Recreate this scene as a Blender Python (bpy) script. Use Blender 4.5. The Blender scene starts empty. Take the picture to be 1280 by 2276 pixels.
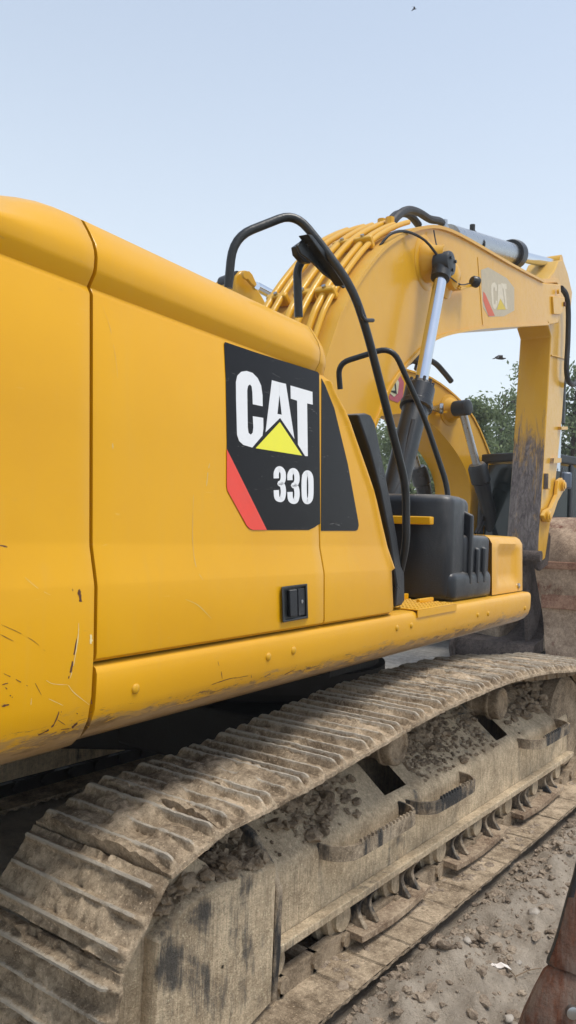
import bpy, math, random
import numpy as np
from mathutils import Vector, Matrix, noise
from mathutils.geometry import tessellate_polygon
rad = math.radians
sc = bpy.context.scene
COL = sc.collection
random.seed(7)
# ------------------------------------------------------------------ camera
FPX, W, H = 1758.0, 1280.0, 2276.0
YAW, PIT, ROL = rad(36.56), rad(1.38), rad(2.16)
CAM = np.array([-1.816, -3.132, 1.735])
_f = np.array([math.cos(YAW)*math.cos(PIT), math.sin(YAW)*math.cos(PIT), math.sin(PIT)])
_r = np.array([math.sin(YAW), -math.cos(YAW), 0.0]); _u = np.cross(_r, _f)
CR = math.cos(ROL)*_r + math.sin(ROL)*_u
CU = -math.sin(ROL)*_r + math.cos(ROL)*_u
cam = bpy.data.cameras.new('camera'); co = bpy.data.objects.new('camera', cam); COL.objects.link(co)
M = Matrix(((CR[0], CU[0], -_f[0], CAM[0]), (CR[1], CU[1], -_f[1], CAM[1]), (CR[2], CU[2], -_f[2], CAM[2]), (0, 0, 0, 1)))
co.matrix_world = M
cam.sensor_fit = 'VERTICAL'; cam.sensor_height = 36.0; cam.lens = FPX/H*36.0
cam.clip_start = 0.05; cam.clip_end = 3000
sc.camera = co
# ------------------------------------------------------------------ light
SUN_EL, SUN_AZ = rad(66), rad(-80)          # azimuth measured from +X towards +Y
w = bpy.data.worlds.new('World'); sc.world = w; w.use_nodes = True
nt = w.node_tree; bg = nt.nodes['Background']
sky = nt.nodes.new('ShaderNodeTexSky'); sky.sky_type = 'NISHITA'; sky.sun_disc = False
sky.sun_elevation = SUN_EL; sky.sun_rotation = rad(90) - SUN_AZ
sky.air_density = 1.0; sky.dust_density = 1.3; sky.ozone_density = 1.0
mixn = nt.nodes.new('ShaderNodeMix'); mixn.data_type = 'RGBA'; hz = nt.nodes.new('ShaderNodeTexCoord'); hs_ = nt.nodes.new('ShaderNodeSeparateXYZ'); hm = nt.nodes.new('ShaderNodeMapRange')   # haze thins with height
hm.interpolation_type = 'SMOOTHSTEP'; hm.inputs[1].default_value = -.05; hm.inputs[2].default_value = .72; hm.inputs[3].default_value = .85; hm.inputs[4].default_value = .36
nt.links.new(hz.outputs[0], hs_.inputs[0]); nt.links.new(hs_.outputs[2], hm.inputs[0]); nt.links.new(hm.outputs[0], mixn.inputs[0])
mixn.inputs[7].default_value = (4.75, 5.1, 5.2, 1)    # even pale veil of a hazy day over the whole sky
nt.links.new(sky.outputs[0], mixn.inputs[6]); nt.links.new(mixn.outputs[2], bg.inputs[0])
bg.inputs[1].default_value = 0.113
sl = bpy.data.lights.new('sun', 'SUN'); sl.energy = 1.5; sl.angle = rad(18); sl.color = (1, .95, .87)
so = bpy.data.objects.new('sun', sl); COL.objects.link(so)
sd = Vector((math.cos(SUN_EL)*math.cos(SUN_AZ), math.cos(SUN_EL)*math.sin(SUN_AZ), math.sin(SUN_EL)))
so.rotation_euler = sd.to_track_quat('Z', 'Y').to_euler(); so.location = (0, -6, 12)
vs = sc.view_settings; vs.view_transform = 'Standard'; vs.look = 'None'; vs.exposure = 0.88; vs.gamma = 1.0; vs.use_curve_mapping = False
sc.cycles.max_bounces = 6; sc.cycles.use_denoising = True
# ------------------------------------------------------------------ picture point -> point on a real plane of the machine
PSI = rad(4.5)
AX = np.array([math.cos(PSI), math.sin(PSI), 0.0]); AN = np.array([-math.sin(PSI), math.cos(PSI), 0.0]); AZ = np.array([0, 0, 1.0])
def ray(u, v): return _f + CR*((u-W/2)/FPX) - CU*((v-H/2)/FPX)
def onplane(u, v, p0, n):
    d = ray(u, v); return CAM + d*(np.dot(p0-CAM, n)/np.dot(d, n))
def B(x, y, z): return x*AX + y*AN + z*AZ            # upper-structure frame (slewed by PSI) -> world
def LB(u, v, yb): return onplane(u, v, yb*AN, AN)     # on the vertical plane yb of the upper structure
def LT(u, v, y): return onplane(u, v, np.array([0, y, 0.]), np.array([0, 1., 0]))
def LZ(u, v, z): return onplane(u, v, np.array([0, 0, z]), AZ)
def LD(u, v, dep): return CAM + ray(u, v)*dep
def toB(p): return float(np.dot(p, AX)), float(np.dot(p, AN)), float(p[2])
# ------------------------------------------------------------------ mesh helpers
class MB:
    def __init__(s): s.v = []; s.f = []
    def add(s, vs, fs):
        o = len(s.v); s.v += [tuple(map(float, p)) for p in vs]; s.f += [tuple(i+o for i in q) for q in fs]; return s
    def grid(s, P, flip=False, closed=False):
        n, m = len(P), len(P[0]); fs = []
        for i in range(n-1):
            for j in range(m if closed else m-1):
                a, b, c, d = i*m+j, (i+1)*m+j, (i+1)*m+(j+1) % m, i*m+(j+1) % m
                fs.append((a, d, c, b) if flip else (a, b, c, d))
        return s.add([p for row in P for p in row], fs)
    def hexa(s, p):   # 8 corners: 4 bottom ring, 4 top ring
        return s.add(p, [(3, 2, 1, 0), (4, 5, 6, 7), (0, 1, 5, 4), (1, 2, 6, 5), (2, 3, 7, 6), (3, 0, 4, 7)])
    def box(s, c, e, ax=None):   # centre, half extents, axes
        X, Y, Z = ax or (np.array([1., 0, 0]), np.array([0, 1., 0]), np.array([0, 0, 1.]))
        c = np.array(c, float)
        P = [c + X*e[0]*i + Y*e[1]*j + Z*e[2]*k for k in (-1, 1) for (i, j) in ((-1, -1), (1, -1), (1, 1), (-1, 1))]
        return s.hexa(P)
    def bbox(s, x0, x1, y0, y1, z0, z1):   # box in the upper-structure frame
        return s.box(B((x0+x1)/2, (y0+y1)/2, (z0+z1)/2), ((x1-x0)/2, (y1-y0)/2, (z1-z0)/2), (AX, AN, AZ))
    def prism(s, poly, vec, bulge=0):   # planar 3D outline pushed along vec
        poly = [np.array(p, float) for p in poly]; vec = np.array(vec, float); n = len(poly)
        tri = tessellate_polygon([[Vector(p) for p in poly]])
        nrm = sum((np.cross(poly[i]-poly[0], poly[(i+1) % n]-poly[0]) for i in range(1, n-1)), np.zeros(3))
        fl = np.dot(nrm, vec) > 0
        F = []
        for t in tri:
            a = poly[t[0]]; k = np.dot(np.cross(poly[t[1]]-a, poly[t[2]]-a), vec)
            t = tuple(t) if k < 0 else tuple(reversed(t))
            F.append(t); F.append(tuple(i+n for i in reversed(t)))
        for i in range(n):
            j = (i+1) % n
            F.append((i, i+n, j+n, j) if not fl else (i, j, j+n, i+n))
        return s.add(poly + [p+vec for p in poly], F)
    def tube(s, pts, r, seg=10, caps=True, sub=0):
        P = [np.array(p, float) for p in pts]
        if sub: P = smooth(P, sub)
        n = len(P); R = list(np.interp(np.linspace(0, 1, n), np.linspace(0, 1, len(r)), r)) if hasattr(r, '__len__') else [r]*n
        T = [P[min(i+1, n-1)]-P[max(i-1, 0)] for i in range(n)]; T = [t/(np.linalg.norm(t)+1e-12) for t in T]
        a = np.array([0, 0, 1.]) if abs(T[0][2]) < .9 else np.array([1., 0, 0])
        u = np.cross(T[0], a); u /= np.linalg.norm(u); rings = []
        for i in range(n):
            u = u - T[i]*np.dot(u, T[i]); u /= np.linalg.norm(u); v = np.cross(T[i], u)
            rings.append([P[i] + R[i]*(math.cos(k*2*math.pi/seg)*u + math.sin(k*2*math.pi/seg)*v) for k in range(seg)])
        o = len(s.v); s.grid(rings, closed=True, flip=True)
        if caps: s.f.append(tuple(o+k for k in reversed(range(seg)))); s.f.append(tuple(o+(n-1)*seg+k for k in range(seg)))
        return s
    def cyl(s, p0, p1, r0, r1=None, seg=20): return s.tube([p0, p1], [r0, r0 if r1 is None else r1], seg)
    def lathe(s, p0, axis, prof, seg=24):  # prof: (distance along axis, radius)
        axis = np.array(axis, float)/np.linalg.norm(axis); p0 = np.array(p0, float)
        a = np.array([0, 0, 1.]) if abs(axis[2]) < .9 else np.array([1., 0, 0])
        u = np.cross(axis, a); u /= np.linalg.norm(u); v = np.cross(axis, u)
        rings = [[p0 + axis*d + r*(math.cos(k*2*math.pi/seg)*u + math.sin(k*2*math.pi/seg)*v) for k in range(seg)] for d, r in prof]
        o = len(s.v); s.grid(rings, closed=True, flip=True)
        s.f.append(tuple(o+k for k in reversed(range(seg)))); s.f.append(tuple(o+(len(prof)-1)*seg+k for k in range(seg)))
        return s
def smooth(P, sub=4):
    P = [np.array(p, float) for p in P]; out = []
    for i in range(len(P)-1):
        a, b, c, d = P[max(i-1, 0)], P[i], P[i+1], P[min(i+2, len(P)-1)]
        for k in range(sub):
            t = k/sub
            out.append(.5*((2*b)+(c-a)*t+(2*a-5*b+4*c-d)*t*t+(3*b-a-3*c+d)*t**3))
    out.append(P[-1]); return out
def fillet(P, r=.06, n=5):       # round the corners of an open polyline
    P = [np.array(p, float) for p in P]; out = [P[0]]
    for i in range(1, len(P)-1):
        a, b, c = P[i-1], P[i], P[i+1]
        la, lc = np.linalg.norm(a-b), np.linalg.norm(c-b); q = min(r, la*.48, lc*.48)
        s, e = b+(a-b)/la*q, b+(c-b)/lc*q
        for k in range(n+1):
            t = k/n; out.append((1-t)**2*s + 2*t*(1-t)*b + t*t*e)
    out.append(P[-1]); return out
def mesh(mb, m, sharp=35):
    me = bpy.data.meshes.new('m'); me.from_pydata(mb.v, [], mb.f); me.validate(); me.update()
    if m: me.materials.append(m)
    if sharp:
        me.shade_smooth(); me.set_sharp_from_angle(angle=rad(sharp))
    return me
def obj(name, mb, m, parent=None, bevel=0, sharp=35, kind=None, seg=2):
    org = np.array(parent['org'] if parent else (0, 0, 0), float)
    if len(mb.v) and np.any(org): mb.v = [tuple(np.array(p)-org) for p in mb.v]
    o = bpy.data.objects.new(name, mesh(mb, m, sharp)); COL.objects.link(o)
    if parent: o.parent = parent; o['org'] = list(org)
    if bevel:
        b = o.modifiers.new('bevel', 'BEVEL'); b.width = bevel; b.segments = seg; b.limit_method = 'ANGLE'; b.angle_limit = rad(38)
        b.harden_normals = False
    if kind: o['kind'] = kind
    return o
def tag(o, label, cat, group=None):
    o['label'] = label; o['category'] = cat
    if group: o['group'] = group
    return o
def thing(name, label, cat, loc, group=None):
    o = bpy.data.objects.new(name, None); COL.objects.link(o); o.location = loc; o['org'] = list(map(float, loc)); o.empty_display_size = .3
    return tag(o, label, cat, group)
# ------------------------------------------------------------------ materials
class NB:
    def __init__(s, name):
        s.m = bpy.data.materials.new(name); s.m.use_nodes = True; s.t = s.m.node_tree; s.b = s.t.nodes['Principled BSDF']
        s.geo = s.t.nodes.new('ShaderNodeNewGeometry')
    def n(s, t, **k):
        o = s.t.nodes.new(t)
        for a, b in k.items(): setattr(o, a, b)
        return o
    def l(s, a, b): s.t.links.new(a, b)
    def pos(s, scale=(1, 1, 1), obj_space=False):
        mp = s.n('ShaderNodeMapping'); mp.inputs[3].default_value = scale
        if obj_space: s.l(s.n('ShaderNodeTexCoord').outputs[3], mp.inputs[0])
        else: s.l(s.geo.outputs[0], mp.inputs[0])
        return mp.outputs[0]
    def noise(s, scale, detail=5, rough=.6, vec=None, dist=0):
        o = s.n('ShaderNodeTexNoise'); o.inputs['Scale'].default_value = scale; o.inputs['Detail'].default_value = detail
        o.inputs['Roughness'].default_value = rough; o.inputs['Distortion'].default_value = dist
        s.l(vec if vec is not None else s.geo.outputs[0], o.inputs['Vector']); return o.outputs[0]
    def ramp(s, x, a, b, lo=0., hi=1.):
        o = s.n('ShaderNodeMapRange'); o.interpolation_type = 'SMOOTHSTEP'; o.inputs[1].default_value = a; o.inputs[2].default_value = b
        o.inputs[3].default_value = lo; o.inputs[4].default_value = hi; s.l(x, o.inputs[0]); return o.outputs[0]
    def math(s, op, a, b=0.):
        o = s.n('ShaderNodeMath', operation=op)
        for i, q in enumerate((a, b)):
            if isinstance(q, (int, float)): o.inputs[i].default_value = q
            else: s.l(q, o.inputs[i])
        return o.outputs[0]
    def mix(s, fac, a, b):
        o = s.n('ShaderNodeMix', data_type='RGBA')
        for i, q in ((0, fac), (6, a), (7, b)):
            if isinstance(q, (int, float)): o.inputs[i].default_value = q
            elif isinstance(q, tuple): o.inputs[i].default_value = (*q, 1)
            else: s.l(q, o.inputs[i])
        return o.outputs[2]
    def z(s): 
        o = s.n('ShaderNodeSeparateXYZ'); s.l(s.geo.outputs[0], o.inputs[0]); return o.outputs
    def nx(s):
        o = s.n('ShaderNodeSeparateXYZ'); s.l(s.geo.outputs[1], o.inputs[0]); return o.outputs[0]
    def nz(s):
        o = s.n('ShaderNodeSeparateXYZ'); s.l(s.geo.outputs[1], o.inputs[0]); return o.outputs[2]
    def set(s, col=None, rough=None, metal=None, bump=None, bdist=.01, bstr=1., coat=None, spec=None):
        for k, q in (('Base Color', col), ('Roughness', rough), ('Metallic', metal), ('Coat Weight', coat), ('Specular IOR Level', spec)):
            if q is None: continue
            i = s.b.inputs[k]
            if isinstance(q, (int, float)): i.default_value = q
            elif isinstance(q, tuple): i.default_value = (*q, 1)
            else: s.l(q, i)
        if bump is not None:
            o = s.n('ShaderNodeBump'); o.inputs['Distance'].default_value = bdist; o.inputs['Strength'].default_value = bstr
            s.l(bump, o.inputs['Height']); s.l(o.outputs[0], s.b.inputs['Normal'])
            if coat is not None and not isinstance(coat, (int, float)): s.l(o.outputs[0], s.b.inputs['Coat Normal']); s.b.inputs['Coat Roughness'].default_value = .14
        return s.m
def plain(name, col, rough=.5, metal=0., var=.15, scale=6., bump=0., coat=0.):
    b = NB(name); n = b.noise(scale, 6)
    c = b.mix(n, tuple(x*(1-var) for x in col), tuple(min(1, x*(1+var)) for x in col))
    return b.set(c, b.ramp(n, .3, .7, max(.02, rough-.06), rough+.08), metal, bump=b.noise(scale*8, 4) if bump else None, bdist=bump, coat=coat)
def yellow(name, dust=.25, base=(.72, .365, .005), worn=None, mud=None):
    b = NB(name); n1 = b.noise(1.3, 4); n2 = b.noise(14, 6, .7); c = b.mix(b.ramp(n1, .3, .75), base, tuple(x*q for x, q in zip(base, (.93, .9, 1.0))))
    d = b.math('MULTIPLY', b.ramp(b.nz(), .15, .95), b.ramp(b.noise(3.2, 5), .25, .75, .45, 1.))
    d = b.math('MULTIPLY', d, dust*1.4)
    streak = b.ramp(b.noise(5, 4, .6, b.pos((6, 6, .35))), .5, .8, 0, dust*.35)
    d = b.math('ADD', d, streak); d = b.math('MINIMUM', d, .85)
    c = b.mix(d, c, (.56, .38, .14))
    if worn:     # abraded lower edge: bare and rusty dashes below a height
        zz = b.z()[2]; lim = b.ramp(zz, worn[0], worn[1], 1, 0)
        s1 = b.noise(34, 6, .75, b.pos((.25, 1, 1.3)), .5); s1 = b.ramp(b.math('ADD', b.math('MULTIPLY', lim, .46), s1), .70, .80)
        c = b.mix(b.math('MULTIPLY', s1, .9), c, (.13, .075, .035))
        s2 = b.noise(20, 5, .7, b.pos((.3, 1, 1.5))); s2 = b.ramp(b.math('ADD', b.math('MULTIPLY', lim, .45), s2), .66, .82)
        c = b.mix(b.math('MULTIPLY', s2, .7), c, (.34, .21, .085))
    if mud:      # dirt caked on the lower part
        zz = b.z()[2]; lim = b.math('MULTIPLY', b.ramp(zz, mud[0], mud[1], 1, 0), b.ramp(b.nx(), -.45, -.75, .28, 1.))
        g = b.ramp(b.math('ADD', lim, b.math('MULTIPLY', b.math('SUBTRACT', b.noise(4, 9, .8, b.pos((1.6, 1.6, .3)), 1.2), .5), 2.4)), .35, .95)
        c = b.mix(g, c, b.mix(b.ramp(b.noise(9, 9, .8, b.pos((1.8, 1.8, .5)), 1.5), .36, .72), (.075, .06, .058), (.26, .225, .21)))
    fine = b.ramp(b.noise(60, 3, .6, b.pos((.25, .25, 2.2)), .6), .70, .76, 0, .28)
    c = b.mix(fine, c, (.80, .55, .18))
    return b.set(c, b.ramp(b.math('ADD', b.math('MULTIPLY', d, .5), n2), .3, 1.1, .30, .62), 0., bump=b.noise(2.2, 2), bdist=.006, bstr=.35, coat=b.ramp(d, 0, .5, .42, .05), spec=.10)
def mudmat(name, dark=(.10, .075, .05), light=(.36, .28, .19), steel=None, scale=1., wet=0., streaks=False, attr=None, wet_x=None):
    b = NB(name); n1 = b.noise(5*scale, 8, .65); n2 = b.noise(38*scale, 8, .75); n3 = b.noise(120*scale, 5, .75)
    mixf = b.math('ADD', b.math('MULTIPLY', n1, .6), b.math('MULTIPLY', n2, .55))
    c = b.mix(b.ramp(mixf, .42, .74), dark, light)
    c = b.mix(b.ramp(n3, .57, .68, 0, .75), c, tuple(min(1, x*1.5) for x in light))
    c = b.mix(b.ramp(n3, .45, .30, 0, .75), c, tuple(x*.5 for x in dark))
    r = .92
    if attr:
        a = b.n('ShaderNodeAttribute', attribute_name=attr).outputs['Fac']
        # dry grey crust on the raised bars, brown soil in the troughs
        c = b.mix(b.ramp(b.math('ADD', a, b.math('MULTIPLY', b.math('SUBTRACT', n2, .5), 1.5)), .45, .95, 0, .85), c, b.mix(n1, (.42, .37, .30), (.64, .58, .48)))
    if streaks:
        s1 = b.noise(20, 7, .75, b.pos((4.5, 4.5, .2)), .3); c = b.mix(b.ramp(s1, .48, .66, 0, .38), c, tuple(x*.42 for x in dark)); s3 = b.noise(7, 7, .75, b.pos((1.2, 1.2, .22)), .6); c = b.mix(b.ramp(s3, .52, .72, 0, .38), c, tuple(x*.30 for x in dark))
        c = b.mix(b.ramp(b.noise(40, 4, .6, b.pos((3, 3, .12))), .5, .75, 0, .5), c, (.47, .37, .25))
    if steel:
        s0 = b.ramp(b.math('ADD', b.math('MULTIPLY', b.noise(2.4, 5, .6, dist=.7), .75), b.math('MULTIPLY', b.noise(11, 7, .75, b.pos((1.8, 1.8, .25))), .45)), steel[0], steel[0]+.13) if not wet_x else b.ramp(b.math('ADD', b.math('ADD', b.math('MULTIPLY', b.noise(3.4, 6, .65, dist=.9), .75), b.math('MULTIPLY', b.noise(19, 7, .8), .35)), b.math('MULTIPLY', b.ramp(b.z()[0], wet_x[0], wet_x[0]+.15), b.ramp(b.z()[0], wet_x[1], wet_x[1]+.3, .17, 0))), steel[0], steel[0]+.09)
        c = b.mix(s0, c, b.mix(n2, tuple(x*.6 for x in steel[1]), tuple(x*1.5 for x in steel[1]))); r = b.ramp(s0, 0, 1, .92, .38)
    h = b.math('ADD', b.math('MULTIPLY', n2, .6), b.math('MULTIPLY', n3, .55))
    return b.set(c, r, 0., bump=h, bdist=.018/scale, bstr=.9, spec=.25)
def scuffed(name, col, rough):      # printed film with fine scratches
    b = NB(name); s1 = b.ramp(b.noise(26, 4, .7, b.pos((.18, .18, 2.6)), 1.2), .655, .685, 0, .35); s2 = b.ramp(b.noise(30, 4, .7, b.pos((.5, .5, 1.1)), 2.2), .70, .72, 0, .45)
    c = b.mix(s1, col, (.22, .21, .20)); c = b.mix(s2, c, (.30, .29, .28)); return b.set(c, b.ramp(b.noise(5, 5), .3, .7, rough-.04, rough+.14))
def dusty(name, col):               # moulded plastic, dust on upward faces and rubbed grey patches
    b = NB(name); n = b.noise(3.5, 6, .65); col = tuple(x*.6 for x in col); d = b.math('MULTIPLY', b.ramp(b.nz(), .35, .95, 0, .55), b.ramp(n, .3, .6, .3, 1)); c = b.mix(d, col, (.24, .22, .19))
    c = b.mix(b.ramp(b.noise(2.6, 5, .6, b.pos((1, 1, .35))), .54, .72, 0, .30), c, (.16, .155, .15)); c = b.mix(b.ramp(b.noise(70, 3, .7), .70, .76, 0, .5), c, (.25, .24, .22))
    return b.set(c, b.ramp(n, .3, .7, .26, .50), bump=b.noise(160, 3), bdist=.0012)
YEL = yellow('yellow_paint', .22)
YELW = yellow('yellow_paint_worn', .2, worn=(1.13, 1.30))
YELB = yellow('yellow_paint_weathered', .55, base=(.68, .36, .02))
YELS = yellow('yellow_paint_muddy', .5, base=(.62, .345, .03), mud=(2.5, 3.9))
YEL2 = yellow('yellow_paint_far', .35, base=(.62, .33, .012))
BLK = plain('black_paint', (.012, .014, .015), .38, 0, .3, 9, .0015)
PLA = dusty('black_plastic', (.016, .019, .025))
DEC = scuffed('black_decal', (.006, .005, .006), .10); DEC.node_tree.nodes['Principled BSDF'].inputs['Specular IOR Level'].default_value = .16
RUB = plain('rubber', (.016, .016, .017), .6, 0, .3, 20)
CHR = plain('chrome', (.62, .66, .72), .12, 1, .06, 3)
STEEL = plain('grey_steel', (.42, .43, .44), .30, 1., .2, 12)
DARK = plain('dark_dirty_steel', (.022, .019, .016), .8, 0, .5, 5, .004)
WHT = plain('white_decal', (.78, .79, .80), .35, 0, .04, 9)
RED = plain('red_decal', (.78, .055, .03), .35, 0, .10, 14)
LIM = plain('yellow_decal', (.82, .78, .03), .35, 0, .06, 9)
FADE = plain('faded_decal', (.47, .40, .28), .6, 0, .22, 22)
FLIM = plain('faded_yellow_decal', (.62, .46, .05), .6, 0, .2, 22)
FWHT = plain('faded_white', (.62, .55, .42), .6, 0, .25, 30)
FRED = plain('faded_red', (.58, .12, .06), .6, 0, .25, 30)
GLASS = plain('dark_glass', (.008, .014, .013), .10, 0, .3, 2)
SHOE = mudmat('track_mud', (.19, .138, .088), (.64, .505, .35), attr='bar', scale=1.)
FRM = mudmat('frame_mud', (.40, .305, .20), (.78, .63, .43), steel=(.64, (.09, .083, .072)), streaks=True)
FRMT = mudmat('frame_top_mud', (.25, .185, .12), (.62, .49, .34), steel=(.60, (.022, .024, .026)), wet_x=(1.70, 2.35))
MUD = mudmat('clod_mud', (.17, .125, .08), (.46, .36, .25), scale=1.6)
CLOD = mudmat('clod_earth', (.15, .112, .08), (.46, .37, .275), scale=1.6)
BUCK = mudmat('bucket_dirt', (.24, .17, .12), (.58, .44, .32), scale=.8, steel=(.63, (.16, .055, .03)))
GUARD = mudmat('guard_rust_mud', (.17, .11, .07), (.54, .42, .29), scale=1.2)
STEP = mudmat('step_steel', (.16, .12, .08), (.52, .42, .30), scale=1.4, steel=(.545, (.03, .032, .034)))
ROLL = mudmat('roller_dirt', (.17, .125, .08), (.56, .435, .30), scale=1.5)
BUCKD = mudmat('bucket_shaded_dirt', (.05, .04, .036), (.155, .125, .11), scale=.6)  # bucket dirt with the shade of the hollow inside painted into its colour
BSTR = mudmat('bucket_rust_strip', (.22, .105, .07), (.50, .31, .21), scale=.8)
RUST = mudmat('rust', (.075, .026, .014), (.24, .09, .048), scale=1.4, steel=(.57, (.24, .17, .13)))
WHITE = plain('paint_chip', (.72, .60, .30), .6)
RUSTC = plain('rust_chip', (.10, .035, .018), .8, 0, .4, 60)
# ================================================================== ground
def gaxis(lo, hi, step, far, g=1.22):
    a = list(np.arange(lo, hi+step/2, step)); s = step; x = hi
    while x < far: s *= g; x += s; a.append(x)
    s = step; x = lo; b = []
    while x > -far: s *= g; x -= s; b.append(x)
    return b[::-1] + a
def gz(x, y):
    v = Vector((x, y, 0)); d = -1.60 - y      # distance outside the near track's edge
    h = .035*noise.fractal(v*1.1, .9, 2.0, 3) + .014*noise.fractal(v*6, .9, 2.1, 4) + .008*noise.turbulence(v*13, 4, False, noise_basis='PERLIN_ORIGINAL')
    if -.5 < d < 1.2:
        b = math.exp(-((d-.17)/.13)**2); h += b*(.045 + .055*noise.noise(v*4.3+Vector((3, 1, 0))) + .045*noise.noise(v*11))
        h += (.028*math.exp(-((d-.35)/.3)**2))*noise.noise(v*17)
    if -1.65 < y < -.95 and -.3 < x < 4.4: h = (.022 + .045*noise.noise(v*2.3) + .03*noise.noise(v*7) - .075*max(0, min(1, (-1.36-y)/.12))) if y > -1.62 else h
    far = max(0, math.hypot(x-1, y+1.5)-6)
    return h - .03 + (0 if far == 0 else -.0)
mb = MB()
gx = gaxis(-.5, 4.8, .02, 330); gy = gaxis(-2.7, -1.2, .02, 330)
mb.grid([[(x, y, gz(x, y)) for y in gy] for x in gx])
GRD = NB('earth')
def _ground(b):
    n1 = b.noise(.8, 6); n2 = b.noise(7, 8, .7); n3 = b.noise(75, 5, .75); n4 = b.noise(260, 3, .7)
    c = b.mix(b.ramp(n2, .3, .7), (.34, .28, .215), (.64, .545, .43)); c = b.mix(b.ramp(n1, .35, .7, 0, .6), c, (.46, .39, .31))
    c = b.mix(b.ramp(n3, .60, .74, 0, .75), c, (.46, .40, .32)); c = b.mix(b.ramp(n3, .42, .28, 0, .6), c, (.085, .068, .05))
    c = b.mix(b.ramp(n4, .62, .72, 0, .5), c, (.45, .41, .36))
    far = b.n('ShaderNodeVectorMath', operation='LENGTH'); b.l(b.geo.outputs[0], far.inputs[0])
    c = b.mix(b.ramp(far.outputs['Value'], 5.5, 9, 0, .8), c, b.mix(b.ramp(b.noise(11, 7, .8), .35, .65), (.24, .235, .215), (.50, .49, .46)))
    h = b.math('ADD', b.math('MULTIPLY', n2, .35), b.math('ADD', b.math('MULTIPLY', n3, .5), b.math('MULTIPLY', n4, .3)))
    return b.set(c, .95, bump=h, bdist=.04, bstr=1., spec=.2)
g = obj('ground', mb, _ground(GRD), sharp=0, kind='structure'); g.data.shade_smooth()

# ================================================================== excavator: undercarriage
EX = thing('excavator', 'large yellow tracked excavator in the foreground with boom raised and muddy tracks', 'excavator', (2.0, 0.0, 0.0))
PIN = [(0, .78), (.4, .80), (.844, .845), (1.25, .885), (1.55, .906), (2.27, .925), (2.9, .90), (3.45, .845), (4.05, .80)]
path = [tuple(p) for p in smooth([np.array([a, b]) for a, b in PIN], 12)]
path += [(4.05+.37*math.sin(t), .43+.37*math.cos(t)) for t in np.linspace(.05, math.pi, 40)]
path += [(x, .06) for x in np.linspace(4.0, .05, 60)]
path += [(-.36*math.sin(t), .42-.36*math.cos(t)) for t in np.linspace(0, math.pi, 40)]
path = np.array(path); seg = np.linalg.norm(np.diff(path, axis=0), axis=1); cum = np.concatenate([[0], np.cumsum(seg)])
NSH = round(cum[-1]/.2159); PIT_S = cum[-1]/NSH
def at_s(s):
    s %= cum[-1]; i = min(np.searchsorted(cum, s, 'right')-1, len(seg)-1); return path[i] + (path[i+1]-path[i])*((s-cum[i])/seg[i])
PINS = [at_s(k*PIT_S + .012) for k in range(NSH)]
def shoe_mesh(seed):
    rs = random.Random(seed); off = Vector((rs.uniform(0, 50), rs.uniform(0, 50), rs.uniform(0, 50)))
    xs = sorted(set([-.118, -.112, -.104] + [c+d for c in (-.086, 0, .082) for d in (-.015, -.009, -.004, .004, .009, .015)] + [-.06, -.045, -.03, .03, .045, .06, .105, .114, .118]))
    ys = list(np.linspace(-.3, .3, 58)); top = []; bar = []; lvl = rs.choice((.004, .010, .015, .024))
    for x in xs:
        row = []
        for y in ys:
            e = max(0, (abs(y)-.262)/.038); gr = 0
            for c, hh in ((-.086, .034), (0, .027), (.082, .034)):
                t = max(0, 1-max(0, abs(x-c)-.004)/.0105); gr = max(gr, hh*(t*t*(3-2*t)))
            gr *= max(0, 1-e*e*1.1); v = Vector((x, y, 0))+off
            n = noise.fractal(v*9, .8, 2.1, 5); fill = lvl + .030*n + .012*noise.noise(v*3.7) + .004*noise.noise(v*27)
            mid = max(0, 1-(abs(y)/.27)**4); fill *= mid
            wear = .0035*noise.noise(v*9)*(gr > .01)
            h = max(gr + wear, min(fill, .036)) + .0022*noise.noise(v*60) + .0022*noise.noise(v*130)
            bar.append(max(0, min(1, (gr-.010)/.02 - max(0, fill-gr)*40)))
            ex = x + (.004*noise.noise(v*25) if abs(x) > .11 else 0); ey = y + (.009*noise.noise(v*33) if abs(y) > .295 else 0)
            row.append((ex, ey, h))
        top.append(row)
    m = MB(); nx, ny = len(xs), len(ys); hole = set()
    for i in range(nx-1):
        for j in range(ny-1):
            xc, yc = (xs[i]+xs[i+1])/2, (ys[j]+ys[j+1])/2
            if xc > .098 and (.035 < abs(yc) < .085): hole.add((i, j))
    pts = [p for r in top for p in r]; bot = [(p[0], p[1], -.013) for p in pts]; N = len(pts); fs = []
    for i in range(nx-1):
        for j in range(ny-1):
            if (i, j) in hole: continue
            q = (i*ny+j, (i+1)*ny+j, (i+1)*ny+j+1, i*ny+j+1); fs.append(q)
            nb = [(i, j-1), (i+1, j), (i, j+1), (i-1, j)]
            for k, (a, b) in enumerate(nb):
                if a < 0 or b < 0 or a >= nx-1 or b >= ny-1 or (a, b) in hole: fs.append((q[(k+1) % 4], q[k], q[k]+N, q[(k+1) % 4]+N))
    ed = [i*ny for i in range(nx)]; fs.append(tuple([N] + [N+ny-1] + [N+N-1] + [N+N-ny]))
    m.add(pts+bot, fs); me = mesh(m, SHOE, 0); me.shade_smooth(); me.set_sharp_from_angle(angle=rad(50))
    at = me.attributes.new('bar', 'FLOAT', 'POINT'); at.data.foreach_set('value', np.array(bar+[0.]*N, dtype=np.float32)); return me
SHM = [shoe_mesh(s) for s in (3, 8, 15, 21, 34)]
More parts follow.
